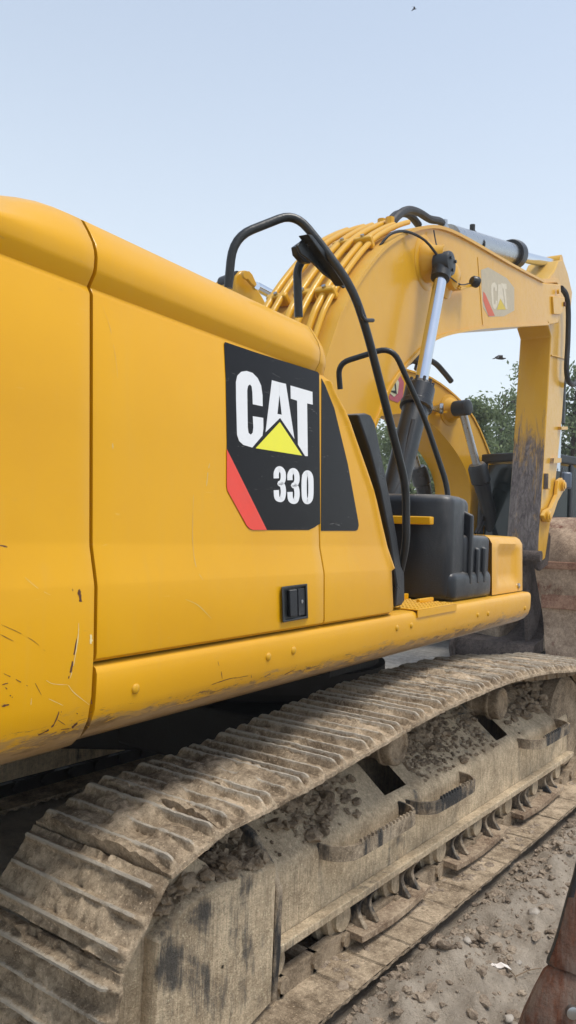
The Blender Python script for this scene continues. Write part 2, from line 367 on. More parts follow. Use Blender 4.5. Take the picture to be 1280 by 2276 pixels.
def make_track(ymid, k0):
    ch = MB()
    for k in range(NSH):
        a, b = PINS[k], PINS[(k+1) % NSH]; t = (b-a)/np.linalg.norm(b-a); n = np.array([-t[1], t[0]]); c = (a+b)/2
        for sy in (-1, 1):
            ch.box((c[0]+n[0]*.012, ymid+sy*.085, c[1]+n[1]*.012), (.118, .02, .042), (np.array([t[0], 0, t[1]]), np.array([0, 1., 0]), np.array([n[0], 0, n[1]])))
        ch.cyl((a[0], ymid-.12, a[1]), (a[0], ymid+.12, a[1]), .03, seg=8)
    tr = obj('track', ch, MUD if ymid < 0 else DARK, EX); org = np.array(EX['org'])
    for k in range(NSH):
        a, b = PINS[k], PINS[(k+1) % NSH]; t = (b-a)/np.linalg.norm(b-a); n = np.array([-t[1], t[0]]); c = (a+b)/2 + n*.060
        s = bpy.data.objects.new('shoe', SHM[(k*3+k0+(k//5)) % 5]); COL.objects.link(s); s.parent = tr
        s.matrix_local = Matrix(((t[0], 0, n[0], c[0]-org[0]), (0, 1, 0, ymid), (t[1], 0, n[1], c[1]), (0, 0, 0, 1)))
    return tr
make_track(-1.295, 0); make_track(1.295, 2)
# ---- right track frame: long box with a sloping top, lower ledge, end section round the sprocket
def bump_grid(prof, xs, amp, sc_=7.):
    P = []
    for x in xs:
        row = []
        for i, (y, z) in enumerate(prof):
            v = Vector((x, y, z)); row.append((x, y - amp*.3*abs(noise.noise(v*sc_)), z + amp*noise.fractal(v*sc_, .9, 2, 3)))
        P.append(row)
    return P
def dens(prof, step):
    out = []
    for a, b in zip(prof[:-1], prof[1:]):
        n = max(1, int(math.hypot(b[0]-a[0], b[1]-a[1])/step)); out += [(a[0]+(b[0]-a[0])*k/n, a[1]+(b[1]-a[1])*k/n) for k in range(n)]
    return out + [prof[-1]]
def make_frame(side):     # side -1: near track, +1: far track (its mirror image)
    Y = lambda y: y if side < 0 else -y
    near = side < 0
    prof = [(-1.385, .20), (-1.385, .455), (-1.378, .485), (-1.355, .508), (-1.10, .70), (-1.06, .70)]
    fr = MB(); slots = [(1.46, 1.66), (2.80, 2.98)]
    dp = dens(prof, .03) if near else prof
    xs = list(np.arange(.52, 4.0, .03 if near else .5)) + [4.0]
    rows = bump_grid([(Y(y), z) for y, z in dp], xs, .004 if near else 0)
    if near:            # cut the two clean-out slots in the sloping top
        n = len(dp); pts = [p for r in rows for p in r]; fs = []
        for i in range(len(xs)-1):
            for j in range(n-1):
                xc = (xs[i]+xs[i+1])/2; zc = (dp[j][1]+dp[j+1][1])/2
                if zc > .525 and zc < .655 and dp[j][0] > -1.35 and any(a < xc < b for a, b in slots): continue
                fs.append((i*n+j, i*n+j+1, (i+1)*n+j+1, (i+1)*n+j))
        fr.add(pts, fs)
    else: fr.grid(rows, flip=True)
    fr.box((2.26, Y(-1.00), .45), (1.74, .05, .25)); fr.box((2.26, Y(-1.2), .22), (1.73, .15, .012))
    o = obj('track_frame', fr, FRM, EX, sharp=50)
    if near:
        o.data.materials.append(FRMT)
        for p in o.data.polygons:
            if p.normal.z > .35: p.material_index = 1
    led = MB(); led.box((2.26, Y(-1.412), .222), (1.745, .025, .016)); obj('ledge', led, FRM, o, bevel=.004)
    # end plate and end section
    ep = MB(); pr = [(-1.075, .70), (-1.30, .62), (-1.40, .52), (-1.44, .44), (-1.44, .22), (-1.43, .05), (-1.05, .05)]
    ep.prism([(.490, Y(y), z) for y, z in pr], (.035, 0, 0)); obj('end_plate', ep, STEP, o, bevel=.006)
    es = MB(); q = [(.49, .05), (.36, .02), (.0, .03), (-.11, .16), (-.11, .50), (.02, .575), (.20, .585), (.49, .545)]
    def ring(y, g): 
        cx, cz = .2, .3; return [(cx+(x-cx)*g, Y(y), cz+(z-cz)*g) for x, z in q]
    es.grid([ring(-1.30, 1.0), ring(-1.405, 1.0), ring(-1.425, .985), ring(-1.438, .95), ring(-1.440, .6), ring(-1.440, .02)], closed=True, flip=not near)
    obj('final_drive_guard', es, FRM, o, sharp=30)
    sp = MB(); yy = Y(-1.295)
    sp.lathe((0, yy-.02, .42), (0, 1, 0), [(0, .30), (.04, .30)], 28)
    for k in range(22):
        t = k*2*math.pi/22; sp.box((.32*math.cos(t), yy, .42+.32*math.sin(t)), (.03, .02, .02), (np.array([math.cos(t), 0, math.sin(t)]), np.array([0, 1., 0]), np.array([-math.sin(t), 0, math.cos(t)])))
    s_ = obj('sprocket', sp, DARK, o)
    hub = MB().lathe((0, Y(-1.30), .42), (0, side, 0), [(0, .27), (.07, .27), (.085, .25), (.09, .12), (.10, .0)], 36); obj('hub', hub, FRM, s_)
    idl = MB().lathe((4.05, Y(-1.37), .43), (0, -side, 0), [(0, .2), (.0, .30), (.03, .33), (.12, .33), (.15, .30), (.15, .2)], 32); obj('idler', idl, ROLL if near else DARK, o)
    for x in (1.63, 2.955):
        rl = MB().lathe((x, Y(-1.30), .715), (0, -side, 0), [(.010, .004), (.010, .066), (.002, .072), (-.002, .078), (-.002, .088), (.004, .096), (.012, .098), (.055, .098), (.06, .105), (.075, .105), (.08, .088), (.16, .088), (.165, .10), (.19, .10), (.2, .05), (.3, .05)], 30)
        c = obj('carrier_roller', rl, ROLL if near else DARK, o, sharp=40)
    for k in range(8):
        rl = MB().lathe((.55+k*.46, Y(-1.40), .15), (0, -side, 0), [(0, .03), (.0, .055), (.02, .06), (.025, .085), (.06, .09), (.065, .115), (.09, .115), (.095, .09), (.2, .09)], 20)
        obj('bottom_roller', rl, FRM if near else DARK, o, sharp=40)
    if near:
        for x0, x1, z0 in ((.835, 1.50, .50), (1.57, 2.17, .49), (3.03, 3.75, .505)):     # loop steps on the side
            P = [(x0, -1.375), (x0+.015, -1.44), (x0+.06, -1.485), (x0+.13, -1.50), (x1-.13, -1.50), (x1-.06, -1.485), (x1-.015, -1.44), (x1, -1.375)]
            P = smooth([np.array(p) for p in P], 3); m = MB(); zb = z0-.058; ri = []
            for i, p in enumerate(P):
                a, b = P[max(i-1, 0)], P[min(i+1, len(P)-1)]; t = (b-a)/np.linalg.norm(b-a); nn = np.array([t[1], -t[0]])*.006
                a, b = p+nn, p-nn; ri.append([(a[0], a[1], zb), (a[0], a[1], z0), (b[0], b[1], z0), (b[0], b[1], zb)])
            m.grid(ri, closed=True)
            for x in np.arange(x0+.12, x1-.12, .03):
                m.hexa([(x, -1.508, z0-.004), (x+.018, -1.508, z0-.004), (x+.018, -1.492, z0-.004), (x, -1.492, z0-.004), (x+.004, -1.506, z0+.013), (x+.014, -1.506, z0+.013), (x+.014, -1.494, z0+.013), (x+.004, -1.494, z0+.013)])
            obj('side_step', m, STEP, o, sharp=40)
        for x0, x1 in ((1.04, 1.66), (1.96, 2.66), (2.9, 3.68)):   # track guiding guards below the ledge
            m = MB(); N = 10; ri = []
            for i in range(N+1):
                t = i/N; x = x0+(x1-x0)*t; dz = -.02*math.sin(math.pi*t); w_ = .012
                ri.append([(x, -1.475, .058+dz), (x, -1.475, .088+dz), (x, -1.36, .094+dz), (x, -1.36, .064+dz)])
            m.grid(ri, closed=True); m.f += [(0, 1, 2, 3), tuple(reversed(range(N*4, N*4+4)))]
            gd = obj('track_guard', m, GUARD, o, bevel=.003)
            for q in (.10, .25, .72, .88):
                x = x0+(x1-x0)*q; m = MB(); L = []
                for t in np.linspace(0, 1, 7): L.append((-1.455+.045*math.sin(t*math.pi*.9), .08+t*.13))
                m.prism([(x, a, z) for a, z in L] + [(x, a+.06, z) for a, z in reversed(L)], (.026, 0, 0)); obj('rib', m, STEP, gd, bevel=.003)
    return o
FR = make_frame(-1); make_frame(1)
cb = MB()
cb.box((2.1, 0, .62), (.75, .62, .16))
for sx in (-1, 1):
    for sy in (-1, 1):
        a = math.atan2(sy*.9, sx*.75); t = np.array([math.cos(a), math.sin(a), 0]); n = np.array([-t[1], t[0], 0])
        cb.box((2.1+sx*.6, sy*.58, .55), (.36, .24, .13), (t, n, np.array([0, 0, 1.])))
cb.cyl((2.1, 0, .6), (2.1, 0, 1.0), .60, seg=40)
obj('carbody', cb, DARK, EX, bevel=.02)
sw = MB().lathe((2.1, -.12, .86), (0, 0, 1), [(0, .72), (.10, .72), (.101, .68), (.17, .68), (.171, .75), (.27, .75)], 48); obj('swing_bearing', sw, DARK, EX)
# mud lying on the frame and in the ground furrow
def clod_mesh(rs, n=1):
    import bmesh
    bm = bmesh.new(); bmesh.ops.create_icosphere(bm, subdivisions=2, radius=1); o = Vector((rs.uniform(0, 90), rs.uniform(0, 90), 0))
    for v in bm.verts:
        v.co *= 1 + .5*noise.noise(v.co*1.3+o) + .45*noise.noise(v.co*2.7+o) + .22*noise.noise(v.co*5.5+o); v.co.z *= .7
    vs = [tuple(v.co) for v in bm.verts]; fs = [tuple(v.index for v in f.verts) for f in bm.faces]; bm.free(); return np.array(vs), fs
rs = random.Random(5); CL = [clod_mesh(rs) for _ in range(7)]
def clods(name, spots, m, label, cat):
    mb = MB()
    for x, y, z, s in spots:
        V, F = CL[rs.randrange(7)]; t = rs.uniform(0, 6.28); c, q = math.cos(t), math.sin(t)
        Rm = np.array([[c, -q, 0], [q, c, 0], [0, 0, 1]]); k = np.array([rs.uniform(.7, 1.3), rs.uniform(.7, 1.3), rs.uniform(.7, 1.1)])
        mb.add((V*k*s)@Rm.T + np.array([x, y, z]), F)
    o = obj(name, mb, m, kind='stuff', sharp=0); o.data.shade_smooth(); o.data.set_sharp_from_angle(angle=rad(28)); return tag(o, label, cat)
sp = []
def slope_z(y): return .508+(y+1.355)/.255*.192
for cx, cy, n, s, sd in ((.95, -1.18, 60, .030, .12), (1.10, -1.19, 40, .026, .1), (1.03, -1.27, 16, .018, .03), (1.20, -1.29, 16, .018, .03), (.88, -1.31, 10, .015, .02), (.8, -1.25, 60, .008, .15), (1.85, -1.2, 190, .013, .17), (2.05, -1.22, 190, .011, .17), (2.2, -1.13, 50, .03, .12), (2.5, -1.15, 120, .014, .2), (3.35, -1.15, 260, .022, .28), (3.75, -1.15, 300, .035, .2), (2.7, -1.28, 90, .010, .2)):
    for _ in range(n):
        x = rs.gauss(cx, sd); y = min(-1.06, max(-1.35, rs.gauss(cy, min(sd, .07))))
        if x > 4.05: continue
        if any(a-.10 < x < a+.24 and y < -1.2 for a in (1.53, 2.86)): continue
        if any(a-.02 < x < b+.02 for a, b in ((1.46, 1.66), (2.80, 2.98))) or x < .6: continue
        q = s*rs.uniform(.5, 1.3); sp.append((x, y, slope_z(y)+q*.3+min(.3, max(0, x-3.4))*rs.uniform(0, .35), q))
for _ in range(260): x = rs.uniform(-.1, .46); y = rs.uniform(-1.42, -1.3); q = rs.uniform(.006, .026); sp.append((x, y, .575+rs.uniform(-.01, .05)*(x < .3), q))
for _ in range(110): x = rs.uniform(.2, .45); q = rs.uniform(.01, .03); sp.append((x, rs.uniform(-1.28, -1.12), .60+rs.uniform(0, .08), q))
clods('mud_clods', sp, MUD, 'brown mud clods lying on the track frame under the shoes', 'mud')
sp = []
for _ in range(3000):
    x = rs.uniform(-.4, 6); d = abs(rs.gauss(.16, .16)); y = -1.60-d; q = .0035+.024*rs.random()**5
    sp.append((x, y, gz(x, y)+q*.05, q))
for _ in range(2600):
    x = rs.uniform(.2, 4.4); y = -1.60+.26*rs.random()**.55; q = .003+.022*rs.random()**4
    if noise.noise(Vector((x*2.3, y*5, 4))) > -.08+.9*(-1.40-y): sp.append((x, y, .002+q*.15, q))
for _ in range(900):
    x = rs.uniform(-.2, 6); y = rs.uniform(-3.2, -1.75); q = .0025+.011*rs.random()**5; sp.append((x, y, gz(x, y)+q*.2, q))
clods('earth_clods', sp, CLOD, 'loose brown earth clods pushed up along the outer edge of the track', 'earth')
def pebble(name, u, v, s, m, label, cat='stone', group=None):
    p = LZ(u, v, -.01); V, F = CL[rs.randrange(7)]; mb = MB().add(V*np.array([s*1.3, s, s*.8]) + np.array([p[0], p[1], gz(p[0], p[1])+s*.35]), F); o = obj(name, mb, m, sharp=0); o.data.shade_smooth(); tag(o, label, cat, group)
STN = plain('pale_stone', (.42, .37, .31), .85, 0, .25, 40, .004)
pebble('stone', 1187, 2036, .028, STN, 'pale stone lying alone on the bare earth right of the furrow')
pebble('stone', 1036, 2138, .016, STN, 'small whitish stone beside the furrow, left of the paper scrap')
pebble('stone', 1152, 2138, .013, STN, 'small pale stone between the crossed twigs and the pale larger stone')
pebble('stone', 1131, 2262, .016, STN, 'thin pale stone near the foot of the rusty bucket tooth')
p = LZ(1109, 2153, -.02); pz = gz(p[0], p[1])+.012
mb = MB(); ri = []
for i in range(7):
    t = i/6-.5; c = np.array([p[0], p[1], pz+.006*math.sin(i*1.9)]) + _r*t*.075*1.0 + np.array([.0, -.2, 0])*t*.06
    ri.append([c+np.array([-.009, -.012, 0]), c+np.array([.009, .012, .002])])
mb.grid(ri); mb.add([q for r in ri for q in [r[0]-np.array([0, 0, .0015]), r[1]-np.array([0, 0, .0015])]], [(2*i, 2*i+1, 2*i+3, 2*i+2) for i in range(6)])
tag(obj('paper_scrap', mb, plain('paper', (.74, .68, .62), .8, 0, .08, 30)), 'small white crumpled paper scrap on the earth', 'litter')
for k, (a, b) in enumerate((((1132, 2146), (1151, 2174)), ((1145, 2157), (1205, 2151)))):
    A, Bq = LZ(*a, 0), LZ(*b, 0); A[2] = gz(A[0], A[1])+.012; Bq[2] = gz(Bq[0], Bq[1])+.014
    mid = (A+Bq)/2+np.array([.004, 0, .006]); o = obj('twig', MB().tube([A, mid, Bq], [.0022, .002, .001], 6, sub=4), plain('dry_twig', (.20, .14, .085), .85))
    tag(o, ('short dry twig crossing the ground near the paper scrap', 'longer dry twig pointing at the rusty bucket tooth')[k], 'twig')
# ================================================================== excavator: upper structure
PROF = [(1.375, -1.462), (1.386, -1.478), (1.40, -1.480), (1.571, -1.473), (1.583, -1.471), (1.675, -1.449), (1.690, -1.4475), (2.0, -1.4295), (2.345, -1.409), (2.366, -1.397),
        (2.400, -1.4165), (2.415, -1.4200), (2.44, -1.4205), (2.458, -1.418), (2.483, -1.409), (2.517, -1.388), (2.553, -1.362), (2.578, -1.31), (2.605, -1.21), (2.63, -1.03), (2.645, -.7)]
PSL = (1.4475-1.409)/(2.352-1.690)                     # lean of the upper panels
PNL = np.cross(AX, AN*PSL + AZ); PP0 = B(0, -1.4475, 1.690)
def LPN(u, v, out): return onplane(u, v, PP0 - AN*out, PNL)     # on the leaning upper panel plane
CWP = [(1.13, -1.20), (1.128, -1.30), (1.135, -1.365), (1.155, -1.415), (1.185, -1.448), (1.23, -1.470), (1.29, -1.4795), (1.40, -1.4805)] + PROF[3:] + [(2.645, .5), (2.56, 1.1), (1.6, 1.2)]
SKP = [(1.155, -1.20), (1.148, -1.33), (1.158, -1.395), (1.182, -1.438), (1.215, -1.465), (1.255, -1.478), (1.30, -1.480), (1.345, -1.480), (1.360, -1.474), (1.368, -1.460), (1.370, -1.40), (1.370, -1.10)]
def face_y(z, prof):
    zs = [p[0] for p in prof]; ys = [p[1] for p in prof]; return float(np.interp(z, zs, ys))
def LP_(u, v, prof, out=.0):      # picture point onto the panel's own surface, 'out' metres proud of it
    y = -1.47
    for _ in range(6): p = LB(u, v, y); y = face_y(p[2], prof)-out
    return LB(u, v, y)
def profpanel(prof, x0, x1, step=.08, xe=None, dip=.012):
    xs = list(np.arange(x0, x1, step)) + [x1]; rows = []
    for x in xs:
        rows.append([B(x, y, z) for z, y in prof])
    # turned-in edge at both ends so the shut line has depth
    a = [B(x0+.003, y+dip*1.0, z) for z, y in prof]; b = [B(x1-.003, y+dip, z) for z, y in prof]
    a0 = [B(x0, y+.002, z) for z, y in prof]; b0 = [B(x1, y+.002, z) for z, y in prof]
    ins = [[B(x0+.004, y, z) for z, y in prof]] + rows[1:-1] + [[B(x1-.004, y, z) for z, y in prof]]
    return [[B(x0+.001, y+.05, z) for z, y in prof]] + [a0] + ins + [b0] + [[B(x1-.001, y+.05, z) for z, y in prof]]
XS, XD = -.572, .630
# counterweight with round tail
ang = [(-1.30, 0)]
cw = MB(); rows = profpanel(CWP, -1.35, XS-.006, .06)
rows = rows[2:]
tail = []
for k in range(9, -1, -1):       # rounded rear corner continuing across the tail
    t = k/9*math.pi/2; R_ = .55
    tail.append([B(-1.35 - R_*math.sin(t), y + (R_*(1-math.cos(t))), z) for z, y in CWP])
back = [[B(-1.90, y + .55 + q, z) for z, y in CWP] for q in (1.6, .8)]
def droop(P):
    q = toB(P); t = max(0, -.60-q[0]); t = min(t, .45)
    return B(q[0], q[1], q[2] - (.9*t*t)*max(0, min(1, (q[2]-2.45)/.10)))
cw.grid([[droop(p) for p in r] for r in back + tail[:-1] + rows])
CW = obj('counterweight', cw, YELW, EX, sharp=40)
# engine door with its black recessed latch
DOOR = obj('engine_door', MB().grid(profpanel(PROF, XS+.006, XD)), YEL, EX, sharp=40)
# front pillar panel: same section, slanted front edge rolled inwards
def xfront(z): return float(np.interp(z, [1.37, 1.41, 1.609, 1.912, 2.237, 2.307, 2.414, 2.47], [1.32, 1.335, 1.31, 1.16, .90, .80, .712, .70]))
rows = []; PP = PROF[:7] + [(z, -1.4475+(z-1.69)*PSL) for z in np.arange(1.75, 2.34, .045)] + PROF[8:14]
NC = 26
for i in range(NC+1):
    row = []
    for z, y in PP:
        xf = xfront(z); x = XD+.008 + (xf-XD-.008)*i/NC; g = max(0, (x-(xf-.075))/.075)
        # swelling edge beyond the black decal, belt fading out towards the front
        fade = max(0, min(1, (x-(xf-.085))/.055)); fade = fade*fade*(3-2*fade); y2 = y
        if 1.571 < z < 2.36: y2 = y - .018*fade
        row.append(B(x, y2 + .055*(1-math.sqrt(max(0, 1-min(1, g)**2))), z))
    rows.append(row)
rows.insert(0, [B(XD+.006, y+.004, z) for z, y in PP]); rows.insert(0, [B(XD+.006, y+.05, z) for z, y in PP])
rows.append([B(xfront(z)-.02, -1.28, z) for z, y in PP])
PIL = obj('pillar_panel', MB().grid(rows), YEL, EX, sharp=40)
# front end of the hood: the eave and roof roll over and run down behind the pillar
rows = []
EP = PROF[9:]
for k in range(0, 9):
    t = k/8*math.pi/2
    row = []
    for z, y in EP:
        h = z-2.352
        q_ = min(1, max(0, h/.25)); row.append(B(XD + (.07+.055*q_)*math.sin(t), y + (.02+.05*q_)*(1-math.cos(t)), z - .13*q_*(1-math.cos(t))))
    rows.append(row)
rows.append([B(XD+.12, -1.30 if y < -1.30 else y, min(z, 2.36) if True else z) for z, y in EP])
obj('hood_end', MB().grid(rows), YEL, EX, sharp=60)
hb = MB(); hb.bbox(-.55, .66, -1.2, .95, 1.17, 2.52); hb.bbox(-.55, .60, -.9, .9, 2.52, 2.625); obj('engine_bay', hb, DARK, EX, bevel=.02)
# skirt beam under the doors
xs = list(np.arange(XS+.008, 3.60, .1)) + [3.60]
rows = [[B(x, y, z) for z, y in SKP] for x in xs]; cx_, cz_ = -1.2, 1.26
for k in range(1, 7):
    t = k/6*math.pi/2
    rows.append([B(3.60+.075*math.sin(t), max(y, -1.48) + .075*(1-math.cos(t))*1.0, cz_+(z-cz_)*(1-.10*(1-math.cos(t)))) for z, y in SKP])
rows.append([B(3.675, -.9, cz_+(z-cz_)*.9) for z, y in SKP])
rows.insert(0, [B(XS+.008, y+.05, z) for z, y in SKP])
SK = obj('side_skirt', MB().grid(rows), YELW, EX, sharp=40)
for u, v in ((301, 1531), (596, 1460), (652, 1446), (882, 1396), (914, 1390), (1062, 1367), (1085, 1364), (1167, 1352)):
    p = LB(u, v, -1.480); obj('bolt', MB().lathe(p, -AN, [(-.004, .0145), (.002, .0145), (.0055, .011), (.007, .004)], 14), YEL2, SK, sharp=50)
dk = MB(); dk.bbox(-1.5, 3.60, -1.36, 1.25, 1.165, 1.30); dk.bbox(-.55, 1.32, -1.44, -1.30, 1.30, 1.40); obj('deck_frame', dk, DARK, EX, bevel=.01)
hl = MB(); hl.bbox(1.3, 1.7, -1.15, 1.1, 1.04, 1.17); obj('under_frame', hl, DARK, EX)
# ---- decals and lettering
ZA = lambda X, Y: (480+.3125*X, 660+.3125*Y)
ZB = lambda X, Y: (460+.375*X, 720+.375*Y)
def decal(name, pts, m, parent, out, thick=.0008, prof=PROF):
    P = [LPN(u, v, out) for u, v in pts]
    return obj(name, MB().prism(P, AN*thick*1.0), m, parent, sharp=0)
DP = decal('decal_panel', [ZB(*q) for q in ((102, 118), (108, 107), (300, 172), (655, 284), (665, 296), (672, 1184), (655, 1192), (640, 1204), (622, 1212), (604, 1221), (272, 1222), (250, 1214), (235, 1197), (175, 1085), (122, 988), (117, 960), (118, 700), (112, 330))], DEC, DOOR, .0016)
decal('red_stripe', [ZB(*q) for q in ((118, 742), (236, 980), (355, 1221), (272, 1221), (252, 1212), (236, 1195), (175, 1084), (122, 987), (118, 960))], RED, DP, .0030)
Cp = [(332, 778), (331, 700), (321, 630), (297, 578), (260, 540), (218, 526), (180, 532), (152, 560), (142, 605), (143, 720), (150, 980), (165, 1025), (195, 1052), (258, 1071), (331, 985), (337, 935), (336, 860), (262, 848), (266, 930), (262, 965), (248, 980), (232, 968), (226, 930), (222, 665), (228, 632), (242, 622), (254, 638), (259, 680), (262, 763)]
def dense(P, n=3):
    return P
decal('letter_C', [ZA(*q) for q in Cp], WHT, DP, .0030)
decal('letter_A', [ZA(*q) for q in ((398, 592), (450, 607), (451, 695), (437, 832), (468, 838), (451.5, 695), (451, 607), (497, 618), (558, 1010), (456, 860), (353, 962))], WHT, DP, .0030)
decal('letter_T', [ZA(*q) for q in ((530, 630), (686, 675), (688, 766), (648, 757), (653, 1132), (634, 1132), (583, 1050), (577, 738), (532, 723))], WHT, DP, .0030)
decal('logo_triangle', [ZA(*q) for q in ((455, 890), (612, 1128), (283, 1076))], LIM, DP, .0030)
def stroke(name, pts, wx, wy, parent, out, m=WHT, conv=ZB, closed=False):   # a broad-nib numeral stroke
    P = smooth([np.array([*q, 0.]) for q in (pts + [pts[0]] if closed else pts)], 5); n = len(P); a, b = [], []
    for i in range(n):
        if closed: t = P[(i+1) % (n-1)] - P[(i-1) % (n-1)]
        else: t = P[min(i+1, n-1)]-P[max(i-1, 0)]
        t = t/np.linalg.norm(t); nx, ny = -t[1]*wx, t[0]*wy
        a.append(conv(P[i][0]+nx, P[i][1]+ny)); b.append(conv(P[i][0]-nx, P[i][1]-ny))
    A = [LPN(u, v, out) for u, v in a]; Bq = [LPN(u, v, out) for u, v in b]
    m_ = MB(); m_.grid([[p, q, q+AN*.0006, p+AN*.0006] for p, q in zip(A, Bq)], closed=True)
    if not closed: k = len(A)*4; m_.f += [(0, 1, 2, 3), (k-1, k-2, k-3, k-4)]
    return obj(name, m_, m, parent, sharp=30)
for ox, oy, nm in ((0, 0, 'numeral_3'), (81, 11, 'numeral_3')):
    stroke(nm, [(411+ox, 915+oy), (411+ox, 885+oy), (421+ox, 862+oy), (436+ox, 860+oy), (450+ox, 880+oy), (452+ox, 915+oy), (444+ox, 938+oy), (432+ox, 946+oy), (446+ox, 956+oy), (452+ox, 980+oy), (452+ox, 1010+oy), (444+ox, 1037+oy), (428+ox, 1040+oy), (414+ox, 1026+oy), (411+ox, 985+oy)], 15.5, 15, DP, .0030)
stroke('numeral_0', [(579, 900), (590, 884), (603, 886), (613, 905), (616, 940), (616, 1000), (612, 1035), (600, 1052), (587, 1050), (578, 1028), (576, 985), (576, 935)], 15.5, 15, DP, .0030, closed=True)
decal('decal_panel', [ZB(*q) for q in ((679, 322), (700, 362), (755, 500), (835, 830), (897, 1170), (900, 1195), (893, 1220), (880, 1226), (676, 1226))], DEC, PIL, .0016)
# latch set into the door
def lp(u, v, o=0.): return LP_(u, v, PROF, o)
q = [(626, 1304), (683, 1297), (685, 1374), (628, 1384)]
fr = MB(); inn = [(632, 1310), (678, 1304), (680, 1369), (634, 1378)]
rows = [[lp(*p, .0005) for p in q], [lp(*p, .012) for p in q], [lp(*p, .014) for p in [(q[i][0]*.6+inn[i][0]*.4, q[i][1]*.6+inn[i][1]*.4) for i in range(4)]], [lp(*p, .010) for p in inn], [lp(*p, .0015) for p in inn]]
fr.grid(rows, closed=True); k = len(fr.v); fr.f.append((k-4, k-3, k-2, k-1)); LT_ = obj('latch', fr, BLK, DOOR, bevel=.002)
hd = MB().prism([lp(*p, .016) for p in ((645, 1312), (661, 1310), (662, 1369), (646, 1372))], AN*.0135); obj('latch_handle', hd, PLA, LT_, bevel=.003)
hd = MB().prism([lp(*p, .008) for p in ((663, 1309), (677, 1307), (679, 1367), (664, 1369))], AN*.006); hp = obj('latch_plate', hd, PLA, LT_, bevel=.002)
obj('key_lock', MB().lathe(lp(671, 1337, .0085), -AN, [(0, .007), (.002, .007), (.0025, .003)], 14), STEEL, LT_)
# rust chips and scrapes on the counterweight and the skirt, each a thin flake on the paint
def scrape(parent, prof, lines, m, name):
    lines = [(p, w_*(.62 if w_ < 2.2 else .9)) for p, w_ in lines]
    mb = MB(); rr = random.Random(len(lines))
    for pts, w_ in lines:
        P = smooth([np.array([*p, 0.]) for p in pts], 5); A = []
        for i, p in enumerate(P):
            t = P[min(i+1, len(P)-1)]-P[max(i-1, 0)]; t = t/(np.linalg.norm(t)+1e-9); k = w_*(.35+.65*math.sin(math.pi*(i+.5)/len(P)))*rr.uniform(.5, 1.2)
            c = np.array([p[0]+rr.uniform(-.5, .5)*w_*.5, p[1]+rr.uniform(-.5, .5)*w_*.5])
            A.append([LP_(c[0]-t[1]*k, c[1]+t[0]*k, prof, .0007), LP_(c[0]+t[1]*k, c[1]-t[0]*k, prof, .0007)])
        k0 = 0
        while k0 < len(A)-1:       # broken, skipping strokes
            k1 = min(len(A), k0+rr.randrange(3, 8)); mb.grid(A[k0:k1]) if k1-k0 > 1 else None; k0 = k1-1 if rr.random() < .6 or w_ > 2.2 else k1+1
    return obj(name, mb, m, parent, sharp=0, kind='stuff')
scrape(CW, CWP, [([(138, 1180), (158, 1178), (176, 1182)], 5), ([(146, 1173), (160, 1171), (172, 1174)], 2.6), ([(125, 1176), (129, 1180)], 2.5), ([(0, 1212), (16, 1216)], 2.6), ([(176, 1309), (177, 1320), (180, 1338)], 5.5), ([(161, 1309), (162, 1316)], 1.5),
    ([(152, 1508), (158, 1490), (164, 1455), (171, 1420)], 2.4), ([(2, 1388), (40, 1405), (75, 1425), (100, 1447)], 1.1), ([(0, 1410), (30, 1425)], 1.1), ([(8, 1497), (35, 1510), (62, 1525)], 1.6), ([(5, 1522), (18, 1518)], 2), ([(12, 1528), (16, 1532)], 2), ([(22, 1545), (28, 1550)], 2.4), ([(4, 1570), (20, 1566)], 3),
    ([(131, 1582), (122, 1606), (108, 1622), (85, 1634)], 2.2), ([(137, 1580), (134, 1590)], 1), ([(128, 1600), (145, 1611)], 1.2), ([(160, 1618), (172, 1606)], 3), ([(135, 1622), (165, 1618)], 1.5), ([(203, 1555), (204, 1570)], 2), ([(78, 1518), (92, 1545)], 1), ([(170, 1585), (173, 1587)], 1.5)], RUSTC, 'rust_chips')
scrape(CW, CWP, [([(156, 1508), (163, 1480), (170, 1440), (174, 1412), (175, 1385)], 1.6), ([(103, 1512), (118, 1520), (150, 1522)], 1), ([(152, 1523), (165, 1540), (198, 1566)], 1.2), ([(202, 1411), (202, 1430)], 4), ([(176, 1182), (190, 1200)], 1), ([(108, 1553), (140, 1568)], .9), ([(70, 1552), (68, 1570)], .8), ([(55, 1283), (85, 1308), (113, 1323)], .6)], WHITE, 'bare_scratches')
scrape(SK, SKP, [([(492, 1492), (494, 1510)], 1), ([(484, 1470), (487, 1480)], .8), ([(632, 1500), (655, 1488)], 1.3), ([(520, 1508), (552, 1502)], 1), ([(686, 1488), (696, 1480)], .8), ([(470, 1522), (505, 1510), (535, 1504)], 1.4), ([(558, 1500), (559, 1508)], .8), ([(970, 1418), (976, 1414)], 1)], RUSTC, 'rust_chips')
scrape(DOOR, PROF, [([(430, 1100), (428, 1200), (436, 1260), (452, 1290)], .9), ([(412, 1332), (440, 1345), (470, 1375)], 1.1), ([(228, 680), (245, 730), (256, 790), (262, 840)], .5), ([(250, 985), (251, 998)], 1.8), ([(459, 1080), (462, 1050), (466, 1030)], 1.6)], plain('scuffed_paint', (.62, .46, .17), .6), 'bare_scratches')
# black edge cover in front of the pillar
q = [(795, 921), (812, 918), (826, 924), (834, 940), (850, 1020), (868, 1110), (884, 1200), (892, 1258), (899, 1275), (900, 1336), (893, 1346), (879, 1350), (882, 1300), (866, 1190), (846, 1090), (822, 1000)]
obj('edge_cover', MB().prism([LB(u, v, -1.405) for u, v in q], AN*.30), PLA, EX, bevel=.012, seg=3)
